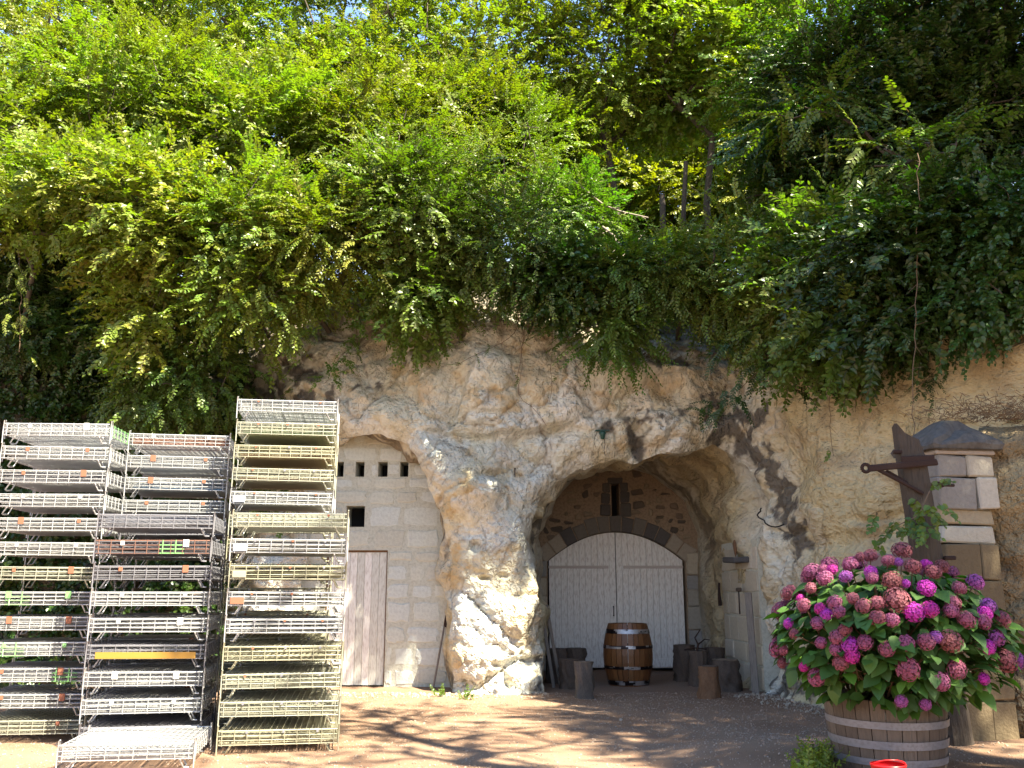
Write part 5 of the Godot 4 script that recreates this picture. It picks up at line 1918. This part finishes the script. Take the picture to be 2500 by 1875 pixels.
func build_plants() -> void:
	build_sprigs()
	var Y: Material = M.leaf_yellow
	var G: Material = M.leaf_mid
	var K: Material = M.leaf_dark
	var A: Material = M.leaf_gold
	# trees standing back on the slope; [label, base, lobes, tips, shoots per tip, kind, leaf, bark, girth]
	for a in [
		["tall yellow-green tree at the top left corner against the sky", [-9.2, -18.5], [[Vector3(-10.05, 13.3, -18.5), Vector3(2.6, 2.4, 2.0)]], 110, 9, 1, Y, 0.14],
		["broad yellow-green tree, second from the left along the top edge", [-5.0, -18.5], [[Vector3(-6.67, 13.39, -18.2), Vector3(2.4, 2.6, 2.0)]], 110, 9, 0, Y, 0.15],
		["leafy light green tree left of centre reaching the top edge", [-2.4, -18.0], [[Vector3(-3.17, 13.03, -18.0), Vector3(2.1, 2.7, 1.9)]], 100, 9, 1, Y, 0.13],
		["thin-limbed tree in the top centre with dark forked branches", [-0.3, -17.6], [[Vector3(-0.21, 12.45, -17.6), Vector3(1.7, 2.6, 1.6)]], 80, 8, 0, Y, 0.13],
		["open tree with a dark slanting trunk right of the top centre", [2.2, -17.0], [[Vector3(1.97, 12.43, -17.4), Vector3(1.7, 2.3, 1.4)]], 95, 10, 0, Y, 0.11],
		["tall tree with a straight dark trunk in the gap right of centre", [3.7, -16.8], [[Vector3(4.06, 12.41, -17.2), Vector3(1.7, 2.2, 1.4)]], 95, 10, 1, Y, 0.11],
		["golden-lit tree far back in the gap between the dark trunks", [4.9, -23.0], [[Vector3(4.6, 12.35, -23.5), Vector3(3.0, 2.6, 1.8)]], 190, 9, 1, A, 0.16],
		["golden-lit tree far back, right of the straight dark trunk", [7.8, -22.0], [[Vector3(6.95, 12.42, -22.0), Vector3(2.6, 3.0, 1.8)]], 160, 9, 0, A, 0.15],
		["dark green tree at the upper right against patches of blue sky", [6.6, -14.6], [[Vector3(5.86, 10.48, -14.6), Vector3(1.7, 1.9, 1.6)]], 85, 9, 0, G, 0.14],
		["dense dark tree filling the top right corner", [8.6, -12.5], [[Vector3(6.99, 9.28, -12.4), Vector3(2.0, 2.0, 1.8)]], 120, 10, 1, K, 0.15],
		["sunny young tree filling the gap behind the two dark trunks", [5.0, -27.0], [[Vector3(4.82, 13.35, -27.0), Vector3(3.0, 2.4, 1.6)], [Vector3(3.29, 15.39, -27.0), Vector3(2.2, 2.2, 1.4)]], 190, 10, 1, A, 0.1],
		["pale far tree behind the left trees on the skyline", [-7.0, -24.0], [[Vector3(-10.71, 16.15, -24.0), Vector3(3.6, 2.4, 2.0)]], 120, 8, 1, Y, 0.17],
		["pale far tree behind the centre of the skyline", [-2.0, -24.0], [[Vector3(-2.71, 14.84, -24.0), Vector3(3.4, 3.0, 2.0)]], 130, 8, 1, Y, 0.17],
		["green far tree behind the slanting dark trunk", [2.4, -24.0], [[Vector3(1.61, 13.42, -24.0), Vector3(2.4, 2.2, 1.8)]], 90, 8, 0, Y, 0.15]]:
		grow("tree", a[0], "tree", "trees on the slope above the cliff", on_hill(a[1][0], a[1][1]), a[2], a[3], a[4], a[5], a[6], M.bark, a[7] * 0.62, 0.0, 0.46, 1.25, 1.9, 1.15)
	# crowns to the right of the frame; their shade lies on the right half of the yard
	for a in [
		["tall shade tree with a wide flat crown, right of the yard above the cliff", Vector3(10.5, 4.5, -10.0), [[Vector3(5.0, 12.3, -8.85), Vector3(3.2, 0.7, 0.55)], [Vector3(9.4, 11.4, -8.8), Vector3(1.9, 1.5, 1.9)]], 150, 8, 1, K, 0.2],
		["thin-crowned tree right of the yard, nearest the viewer", Vector3(8.6, 0.0, -0.6), [[Vector3(5.2, 11.0, -3.7), Vector3(1.5, 0.6, 2.2)]], 30, 5, 0, K, 0.12],
		["spreading shade tree right of the yard beside the viewer", Vector3(10.0, 0.0, -2.6), [[Vector3(9.1, 11.0, -4.4), Vector3(1.9, 1.4, 2.8)], [Vector3(7.9, 9.2, -3.4), Vector3(1.2, 1.0, 1.6)]], 150, 9, 0, K, 0.2]]:
		grow("tree", a[0], "tree", "trees beside the yard", a[1], a[2], a[3], a[4], a[5], a[6], M.bark, a[7], 0.0, 0.46, 1.3, 1.7, 1.15)
	# bare poles and saplings in the gap
	for a in [[2.6, -16.0, 2.6, 0.075, "slim dark sapling trunk, left of the gap in the trees", M.bark], [3.2, -16.4, 3.4, 0.06, "slim dark sapling trunk in the middle of the tree gap", M.bark], [4.4, -16.6, 3.0, 0.055, "slim dark sapling trunk, right of the gap in the trees", M.bark], [3.35, -14.9, 0.75, 0.032, "short pale stake in the undergrowth above the cliff ledge", M.bark_pale], [4.35, -15.2, 0.7, 0.036, "short pale stake right of the other, in the undergrowth", M.bark_pale]]:
		var b := on_hill(a[0], a[1])
		var t := thing("sapling_trunk", a[4], "tree trunk", b, 0.0, "bare stems above the cliff")
		var st := pen()
		add_tube(st, [Vector3.ZERO, Vector3(rng.randf_range(-0.1, 0.1), a[2] * 0.3, 0), Vector3(rng.randf_range(-0.25, 0.25), a[2] * 0.65, 0), Vector3(rng.randf_range(-0.3, 0.3), a[2], 0)], a[3], a[3] * 0.7, 7)
		obj("trunk", done(st), a[5], t)
	# bushes along the middle and the brow of the cliff
	for a in [
		["yellow-green bush at the far left edge, middle height", [-8.4, -15.6], [[Vector3(-8.61, 9.03, -15.2), Vector3(1.7, 1.3, 1.3)]], 70, 10, 1, Y],
		["round sunlit bush left of centre high above the crates", [-5.8, -15.6], [[Vector3(-6.77, 9.77, -15.4), Vector3(1.7, 1.4, 1.3)]], 75, 10, 0, Y],
		["sunlit bush above the middle crate stack, upper slope", [-4.0, -15.8], [[Vector3(-4.57, 9.4, -15.4), Vector3(1.6, 1.4, 1.3)]], 75, 10, 1, Y],
		["olive bush on the slope left of the centre", [-2.2, -15.6], [[Vector3(-2.45, 9.17, -15.3), Vector3(1.5, 1.4, 1.2)]], 70, 10, 0, Y],
		["brownish olive bush on the slope at the centre", [-0.3, -15.6], [[Vector3(-0.38, 8.5, -15.2), Vector3(1.3, 1.2, 1.1)]], 60, 10, 4, Y],
		["loose green bush under the slanting trunk", [1.4, -15.4], [[Vector3(1.0, 7.71, -15.2), Vector3(0.8, 0.8, 0.8)]], 45, 10, 0, G],
		["low sunny undergrowth bush in the tree gap", [3.2, -15.6], [[Vector3(2.67, 6.78, -15.2), Vector3(1.0, 0.35, 0.7)]], 40, 9, 4, G],
		["dark green bush right of the tree gap", [5.0, -14.4], [[Vector3(4.84, 8.29, -14.4), Vector3(1.1, 1.2, 1.1)]], 60, 10, 0, G],
		["dark leafy bush under the upper right tree", [6.2, -13.2], [[Vector3(5.67, 8.03, -13.2), Vector3(1.5, 1.4, 1.3)]], 75, 10, 1, K],
		["tall sunlit bush filling the slope above the far left crates", [-7.4, -16.4], [[Vector3(-8.46, 11.11, -16.6), Vector3(2.0, 1.6, 1.3)]], 80, 10, 1, Y],
		["yellowish bush in the upper left, right of the corner tree", [-4.6, -16.8], [[Vector3(-6.24, 11.13, -16.8), Vector3(1.8, 1.6, 1.3)]], 80, 10, 0, Y],
		["sunlit bush just left of the forked tree, upper slope", [-3.0, -16.8], [[Vector3(-3.83, 10.93, -16.8), Vector3(1.7, 1.5, 1.3)]], 75, 10, 1, Y],
		["green bush beneath the forked tree in the centre", [-0.9, -16.6], [[Vector3(-1.32, 10.22, -16.6), Vector3(1.5, 1.4, 1.3)]], 70, 10, 0, Y],
		["green bush between the forked tree and the slanting trunk", [0.8, -16.8], [[Vector3(0.31, 9.93, -16.8), Vector3(1.1, 1.2, 1.1)]], 60, 10, 1, Y],
		["dark bush above the overhanging thicket, left of the corner tree", [5.6, -13.6], [[Vector3(5.09, 8.93, -13.4), Vector3(1.3, 1.2, 1.1)]], 60, 10, 0, K],
		["dark bush below the top right corner tree", [7.6, -12.2], [[Vector3(6.13, 8.07, -12.0), Vector3(1.3, 1.2, 1.1)]], 65, 10, 1, K],
		["dark overhanging bush at the right edge, middle height", [7.4, -11.6], [[Vector3(6.42, 7.17, -11.6), Vector3(1.4, 1.4, 1.2)]], 75, 10, 1, K]]:
		grow("bush", a[0], "bush", "bushes on the slope above the cliff", on_hill(a[1][0], a[1][1]), a[2], a[3], a[4], a[5], a[6], M.bark, 0.045, 0.1, 0.36, 1.1, 1.7, 1.12)
	# what hangs over the edge
	for a in [
		["dark green bush closing the gap at the far left under the bright one", [-8.6, -15.6], [[Vector3(-8.43, 6.81, -14.6), Vector3(1.2, 0.9, 0.7)], [Vector3(-7.46, 6.88, -14.8), Vector3(1.1, 0.8, 0.7)], [Vector3(-7.77, 5.68, -14.3), Vector3(1.0, 0.7, 0.5)]], 90, 10, 0, K, 0.2],
		["shaded bush between the far left and the leaning yellow-green one", [-6.6, -15.6], [[Vector3(-6.65, 6.74, -14.4), Vector3(1.0, 0.9, 0.6)], [Vector3(-6.72, 5.6, -14.3), Vector3(0.8, 0.7, 0.4)]], 60, 10, 1, K, 0.25],
		["bright bush bulging over the cliff at the far left", [-8.2, -14.9], [[Vector3(-7.65, 7.23, -13.3), Vector3(1.6, 0.9, 1.0)], [Vector3(-6.42, 7.43, -13.05), Vector3(1.2, 0.9, 0.9)]], 75, 10, 1, Y, 0.15],
		["bright yellow-green bush leaning out above the left stack", [-6.2, -15.0], [[Vector3(-5.31, 6.82, -12.85), Vector3(1.2, 1.1, 0.9)], [Vector3(-5.25, 5.63, -12.95), Vector3(0.75, 0.9, 0.6)]], 90, 10, 1, Y, 0.2],
		["green bush hanging low behind the middle crate stack", [-4.9, -15.0], [[Vector3(-4.7, 4.69, -13.35), Vector3(0.9, 0.8, 0.5)], [Vector3(-5.33, 4.29, -13.45), Vector3(0.7, 0.6, 0.5)]], 55, 10, 0, G, 0.35],
		["lush bush leaning out above the tall right-hand stack", [-4.0, -15.0], [[Vector3(-3.97, 6.56, -12.75), Vector3(1.2, 0.9, 0.9)], [Vector3(-3.66, 5.53, -12.85), Vector3(0.9, 0.6, 0.6)]], 85, 10, 0, Y, 0.2],
		["elm shoots with bright upright leaves above the small door", [-3.0, -14.8], [[Vector3(-2.79, 6.38, -12.65), Vector3(0.9, 0.8, 0.8)], [Vector3(-3.34, 5.73, -12.6), Vector3(0.7, 0.3, 0.45)]], 60, 9, 2, Y, 0.05],
		["elm bush left of centre with branches spreading over the brow", [-1.9, -14.9], [[Vector3(-1.56, 7.08, -12.95), Vector3(1.2, 0.9, 0.9)], [Vector3(-1.19, 6.36, -12.8), Vector3(0.8, 0.5, 0.7)]], 85, 10, 0, G, 0.2],
		["dark green clump hanging over the rock left of the arch", [-1.0, -14.6], [[Vector3(-1.4, 5.65, -13.0), Vector3(0.5, 0.4, 0.35)]], 32, 10, 1, G, 0.4],
		["tangled olive bush over the pillar between the openings", [0.0, -14.8], [[Vector3(0.03, 6.35, -12.95), Vector3(1.0, 0.7, 0.8)], [Vector3(-0.45, 5.97, -13.1), Vector3(0.75, 0.28, 0.35)]], 60, 9, 4, G, 0.3],
		["dark creeper clump on the brow above the arch", [1.2, -14.8], [[Vector3(0.91, 5.86, -13.0), Vector3(0.65, 0.4, 0.45)]], 45, 10, 3, K, 0.4],
		["glossy elm shoots hanging in front of the rock ledge", [1.6, -14.6], [[Vector3(1.45, 5.19, -13.1), Vector3(0.4, 0.42, 0.3)], [Vector3(1.72, 5.97, -12.9), Vector3(0.55, 0.25, 0.45)]], 42, 9, 2, G, 0.25],
		["spreading elm shoots over the right end of the ledge", [2.7, -14.6], [[Vector3(2.4, 5.97, -12.9), Vector3(0.6, 0.25, 0.5)], [Vector3(3.06, 5.55, -12.9), Vector3(0.5, 0.4, 0.5)]], 50, 9, 2, G, 0.25],
		["shaded bush hanging over the right shoulder of the arch", [4.2, -13.6], [[Vector3(3.53, 5.8, -12.6), Vector3(0.9, 0.9, 0.6)], [Vector3(3.6, 4.84, -12.1), Vector3(0.7, 0.4, 0.5)]], 70, 10, 0, G, 0.3],
		["shaded thicket overhanging the right-hand wall, left part", [5.4, -12.6], [[Vector3(4.24, 5.47, -11.65), Vector3(1.0, 1.0, 0.6)], [Vector3(4.14, 4.54, -11.05), Vector3(0.8, 0.4, 0.5)]], 80, 10, 1, G, 0.3],
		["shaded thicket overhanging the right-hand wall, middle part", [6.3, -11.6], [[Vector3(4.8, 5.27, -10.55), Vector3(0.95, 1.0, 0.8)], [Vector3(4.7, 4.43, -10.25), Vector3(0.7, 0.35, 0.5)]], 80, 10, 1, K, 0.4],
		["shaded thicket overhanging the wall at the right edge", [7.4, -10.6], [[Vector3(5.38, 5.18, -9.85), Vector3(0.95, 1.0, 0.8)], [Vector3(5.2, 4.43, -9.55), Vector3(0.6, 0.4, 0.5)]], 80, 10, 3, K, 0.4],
		["long leafy branch reaching out from the right near the sky", [6.4, -12.0], [[Vector3(4.92, 6.76, -10.65), Vector3(0.8, 0.25, 0.4)], [Vector3(4.31, 8.1, -12.05), Vector3(0.7, 0.2, 0.4)]], 18, 6, 2, G, 0.1]]:
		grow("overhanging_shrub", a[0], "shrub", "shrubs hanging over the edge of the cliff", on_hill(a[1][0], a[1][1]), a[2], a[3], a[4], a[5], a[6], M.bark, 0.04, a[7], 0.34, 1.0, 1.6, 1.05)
	# climbers
	ivy("dark ivy covering the shaded rock behind the left-hand crate stack", -9.5, -6.2, 0.2, 5.9, 2600, 3.0)
	ivy("ivy on the dark rock between the left and middle crate stacks", -6.6, -4.2, 0.2, 5.6, 1900, 17.0)
	ivy("light green creeper on the grey rock behind the tall right-hand stack", -4.4, -3.4, 2.4, 4.4, 260, 29.0, 1, M.leaf_mid)
	# hanging shoots
	for a in [
		["slanting leafy branch hanging across the rock above the small door", [Vector3(-2.41, 5.97, -13.3), Vector3(-2.74, 5.3, -13.0), Vector3(-3.23, 4.78, -12.9)], 26, 2, G, M.twig],
		["leafy trailing shoot over the lip above the tall crate stack", [Vector3(-2.4, 5.75, -13.3), Vector3(-2.28, 5.11, -13.1), Vector3(-2.5, 4.63, -13.1), Vector3(-2.72, 4.35, -13.1)], 46, 1, G, M.twig],
		["leafy hanging shoot left of the pillar top", [Vector3(-1.29, 5.67, -13.3), Vector3(-1.07, 5.14, -13.2), Vector3(-1.13, 4.72, -13.2)], 36, 4, G, M.twig],
		["bare brown trailing stem over the pillar, curving left", [Vector3(0.1, 5.75, -13.3), Vector3(0.03, 5.14, -13.2), Vector3(-0.45, 4.86, -13.2), Vector3(-0.82, 4.65, -13.2)], 5, 4, G, M.twig],
		["bare thorny stem hanging straight over the pillar", [Vector3(0.06, 5.89, -13.3), Vector3(0.16, 5.14, -13.2), Vector3(0.13, 4.58, -13.2), Vector3(0.11, 4.37, -13.2)], 6, 4, G, M.twig],
		["bare zigzag stem reaching lowest over the pillar", [Vector3(0.2, 5.31, -13.3), Vector3(0.09, 4.3, -13.2), Vector3(0.3, 4.03, -13.2), Vector3(0.49, 3.76, -13.2)], 0, 4, G, M.twig],
		["thin bare stem left of the glossy elm shoots", [Vector3(0.58, 5.75, -13.3), Vector3(0.59, 4.86, -13.2), Vector3(0.55, 4.1, -13.2)], 4, 4, G, M.twig],
		["thin bare stem curving right beside the elm shoots", [Vector3(0.79, 5.31, -13.3), Vector3(0.91, 4.72, -13.2), Vector3(1.11, 4.44, -13.2)], 3, 4, G, M.twig],
		["leafy shoot slanting down left from the shaded thicket, uppermost", [Vector3(3.35, 4.97, -12.1), Vector3(2.96, 4.71, -12.1), Vector3(2.66, 4.51, -12.2)], 26, 2, K, M.twig],
		["long leafy shoot slanting down left over the stained rock", [Vector3(3.65, 4.65, -11.9), Vector3(3.22, 4.23, -12.0), Vector3(2.89, 3.96, -12.2), Vector3(2.62, 3.73, -12.3)], 36, 2, K, M.twig],
		["leafy shoot hanging straight right of the slanting one", [Vector3(3.74, 4.62, -11.8), Vector3(3.78, 4.25, -11.8), Vector3(3.71, 3.94, -11.8)], 22, 1, K, M.twig],
		["leafy shoot hanging with a curl at its end, middle of the right wall", [Vector3(3.94, 4.54, -11.5), Vector3(3.95, 4.18, -11.5), Vector3(4.05, 3.97, -11.4)], 20, 1, K, M.twig],
		["fine-leaved shoot slanting down left in the middle of the right wall", [Vector3(4.5, 4.33, -10.7), Vector3(4.3, 3.99, -10.7), Vector3(4.11, 3.81, -10.8)], 24, 4, K, M.twig],
		["fine-leaved shoot hanging above the gate pier", [Vector3(5.04, 4.3, -10.2), Vector3(4.84, 3.92, -10.2), Vector3(4.62, 3.68, -10.3)], 24, 4, K, M.twig],
		["fine-leaved shoot hanging straight, left of the gate pier", [Vector3(4.77, 4.47, -10.4), Vector3(4.7, 4.03, -10.4), Vector3(4.62, 3.75, -10.4)], 18, 4, K, M.twig],
		["long thin vine hanging down to the timber post", [Vector3(4.57, 6.24, -9.6), Vector3(4.36, 4.73, -9.5), Vector3(4.18, 3.68, -9.4), Vector3(4.07, 2.93, -9.3), Vector3(3.59, 2.22, -8.2)], 3, 4, K, M.twig],
		["long thin vine with three small leaf tufts on the right wall", [Vector3(4.05, 5.31, -11.2), Vector3(3.95, 4.37, -11.3), Vector3(3.97, 3.68, -11.4), Vector3(3.98, 3.06, -11.4)], 5, 3, G, M.twig],
		["thin vine with one leaf tuft beside a crack in the right wall", [Vector3(4.39, 5.45, -10.9), Vector3(4.23, 4.41, -11.0), Vector3(4.17, 3.56, -11.1)], 4, 3, G, M.twig],
		["pale young shoot dangling in the dark thicket, centre", [Vector3(4.5, 5.97, -10.4), Vector3(4.49, 5.46, -10.3), Vector3(4.54, 5.12, -10.3)], 2, 4, G, M.bark_pale],
		["pale young shoot dangling in the dark thicket, right", [Vector3(5.11, 6.44, -10.0), Vector3(5.05, 5.76, -9.9), Vector3(5.13, 5.05, -9.8)], 3, 4, G, M.bark_pale],
		["yellowish leaf spray lit in the dark thicket", [Vector3(4.88, 6.0, -10.2), Vector3(4.92, 5.67, -10.1), Vector3(4.85, 5.27, -10.1)], 10, 3, Y, M.twig],
		["young green vine climbing the timber post above the hydrangea", [Vector3(3.65, 2.29, -8.1), Vector3(3.53, 2.09, -8.05), Vector3(3.34, 2.0, -8.0), Vector3(3.2, 1.93, -8.0)], 16, 3, G, M.twig],
		["upright yellow elm shoot against the dark, above the tall stack", [Vector3(-2.83, 6.19, -12.9), Vector3(-2.87, 6.8, -12.8), Vector3(-3.11, 7.46, -12.8)], 16, 2, A, M.twig],
		["second upright yellowish elm shoot left of the taller one", [Vector3(-3.31, 6.33, -12.9), Vector3(-3.52, 6.8, -12.8), Vector3(-3.75, 7.2, -12.8)], 14, 2, Y, M.twig],
		["young shoot standing up at the far left edge", [Vector3(-7.09, 4.78, -12.9), Vector3(-7.09, 5.59, -12.8), Vector3(-7.21, 6.29, -12.8)], 26, 2, Y, M.twig]]:
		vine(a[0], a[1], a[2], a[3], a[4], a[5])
	# dead branches in the tangle
	for a in [["grey dead branch slanting up in the middle of the thicket", [Vector3(1.44, 7.14, -14.0), Vector3(1.65, 6.79, -13.9), Vector3(1.17, 5.84, -13.6)]], ["grey dead branch lying across the gap in the trees", [Vector3(1.05, 8.22, -14.6), Vector3(1.57, 7.67, -14.4), Vector3(2.25, 7.47, -14.4)]], ["fallen pale branch in the gap under the golden trees", [Vector3(2.26, 7.46, -15.0), Vector3(1.8, 6.81, -14.6), Vector3(1.46, 6.38, -14.3)]]]:
		vine(a[0], a[1], 0, 4, G, M.bark_pale, 0.022, "branch")
	# undergrowth on the slope
	var xf := []
	var cs := []
	for i in 9000:
		var z := rng.randf_range(-27.0, -9.0)
		var x := rng.randf_range(-13.0, 13.0)
		var b := behind_cliff(x, z)
		if b < 0.5 or b > 13.0:
			continue
		xf.append(shoot_xf(Vector3(x, hill_y(x, z) + rng.randf_range(0.0, 0.35), z), Vector3(rng.randf_range(-0.8, 0.8), rng.randf_range(0.1, 1.0), rng.randf_range(-0.5, 0.9)), Vector3(0, 1, 0.5), rng.randf_range(1.0, 1.7)))
		var s := rng.randf_range(0.7, 1.2)
		cs.append(Color(s, s, s))
	var g := swarm("undergrowth", sprigs[1][0], M.leaf_mid, xf, cs)
	tag(g, "green undergrowth covering the slope beneath the trees", "undergrowth")
	# weeds on the ground
	for a in [[Vector3(-0.62, 0, -13.15), 10, 0.10, "small green weed at the foot of the pillar, left side"], [Vector3(-0.95, 0, -13.4), 6, 0.06, "tiny weed in the corner between pillar and block wall"], [Vector3(2.26, 0.12, -7.3), 44, 0.13, "yellow-green weed clump growing beside the planter"], [Vector3(2.14, 0.1, -7.05), 26, 0.125, "lower weed clump at the bottom edge left of the planter"]]:
		var t := thing("weed", a[3], "weed", a[0])
		t.position.y = ground_y(a[0].x, a[0].z)
		var wx := []
		var wc := []
		for i in a[1]:
			var d := Vector3(rng.randfn() * 0.6, 1.0, rng.randfn() * 0.6)
			wx.append(shoot_xf(Vector3(rng.randfn(), 0, rng.randfn()) * a[2] * 0.5, d, Vector3(0, 1, 0.4), rng.randf_range(0.4, 0.8) * (0.55 + a[2] * 2.0)))
			var s := rng.randf_range(0.8, 1.3)
			wc.append(Color(s, s * 1.05, s))
		swarm("leaves", sprigs[1][1], M.leaf_yellow if a[2] > 0.12 else M.leaf_mid, wx, wc, t)
	# dry brush lodged on the pier and its wall, and on the ledge
	for a in [[Vector3(4.85, 3.06, -8.95), 700, Vector3(0.42, 0.11, 0.2), "tangle of dry brown brush lodged on top of the garden wall"], [cliff_point(1.95, 4.9) + Vector3(0, 0.02, 0.03), 260, Vector3(0.25, 0.06, 0.09), "heap of dead leaves and twigs caught on the rock ledge"]]:
		var st := pen()
		for i in a[1]:
			var p := Vector3(rng.randfn() * a[2].x, absf(rng.randfn()) * a[2].y, rng.randfn() * a[2].z)
			var d := Vector3(rng.randf_range(-1, 1), rng.randf_range(-0.3, 0.7), rng.randf_range(-1, 1)) * rng.randf_range(0.05, 0.17)
			add_rod(st, p, p + d, 0.004, 0.0025, 3)
		var t := thing("dry_brush", a[3], "dry brush", a[0])
		obj("twigs", done(st), M.dry, t).set_meta("kind", "stuff")


# ---------------------------------------------------------------- the scene

func _ready() -> void:
	var cam := Camera3D.new()
	cam.name = "camera"
	cam.fov = 45.0
	cam.near = 0.05
	cam.far = 1500.0
	cam.position = Vector3(0, 1.45, 0)
	cam.rotation.x = deg_to_rad(12.5)
	cam.current = true
	add_child(cam)
	var sky := ProceduralSkyMaterial.new()
	sky.sky_top_color = Color(0.36, 0.53, 0.76)
	sky.sky_horizon_color = Color(0.98, 0.98, 0.97)
	sky.sky_curve = 0.2
	sky.ground_bottom_color = Color(0.30, 0.26, 0.2)
	sky.ground_horizon_color = Color(0.45, 0.45, 0.42)
	sky.sky_energy_multiplier = 0.75
	var env := Environment.new()
	env.background_mode = Environment.BG_SKY
	env.sky = Sky.new()
	env.sky.sky_material = sky
	env.tonemap_mode = Environment.TONE_MAPPER_LINEAR
	env.tonemap_exposure = 5.5
	env.sdfgi_enabled = true
	env.ssao_enabled = true
	env.ssil_enabled = true
	var we := WorldEnvironment.new()
	we.name = "environment"
	we.environment = env
	add_child(we)
	var sun := DirectionalLight3D.new()
	sun.name = "sun"
	sun.light_color = Color(1.0, 0.965, 0.87)
	sun.light_energy = 1.6
	sun.light_angular_distance = 0.53
	sun.shadow_enabled = true
	add_child(sun)
	sun.look_at_from_position(Vector3(0.47, 0.80, 0.46) * 10.0, Vector3.ZERO)

	rng.seed = 20
	n_big = noise(FastNoiseLite.TYPE_SIMPLEX_SMOOTH, 0.55, 3, 2)
	n_mid = noise(FastNoiseLite.TYPE_SIMPLEX_SMOOTH, 1.5, 4, 4)
	n_fine = noise(FastNoiseLite.TYPE_SIMPLEX_SMOOTH, 5.5, 3, 6)
	n_col = noise(FastNoiseLite.TYPE_SIMPLEX_SMOOTH, 0.8, 4, 21)
	n_och = noise(FastNoiseLite.TYPE_SIMPLEX_SMOOTH, 1.3, 4, 25)
	n_cell = noise(FastNoiseLite.TYPE_CELLULAR, 1.1, 1, 9)
	n_cell.cellular_return_type = FastNoiseLite.RETURN_CELL_VALUE
	n_cell.cellular_jitter = 1.0
	for i in 4096:
		facet_table.append(rng.randf_range(-1.0, 1.0))
	make_materials()
	build_ground()
	build_cliff()
	build_vault("cave_vault", arch, [Vector3(0.5, -0.4, -17.6), Vector3(0.5, 2.45, -17.6), Vector3(0.8, 3.12, -17.6), Vector3(1.33, 3.58, -17.6), Vector3(2.0, 3.76, -17.6), Vector3(2.68, 3.55, -17.6), Vector3(3.24, 3.1, -17.6), Vector3(3.45, 2.45, -17.6), Vector3(3.42, -0.4, -17.6)], 60, "rough rock sides and ceiling of the cave around the double door", 0.16)
	build_vault("door_recess", alcove, [Vector3(-3.3, -0.4, -14.8), Vector3(-3.3, 3.6, -14.8), Vector3(-2.64, 3.82, -14.8), Vector3(-1.7, 3.72, -14.8), Vector3(-1.3, 3.2, -14.8), Vector3(-1.0, 2.3, -14.8), Vector3(-0.93, -0.4, -14.8)], 16, "shallow rock recess over the small door", 0.0)
	build_hill()
	build_great_door()
	build_small_door_wall()
	build_side_blocking()
	build_wall_things()
	build_pier()
	build_timber()
	build_crates()
	build_barrel()
	build_stumps()
	build_tub()
	build_hydrangea()
	build_plants()
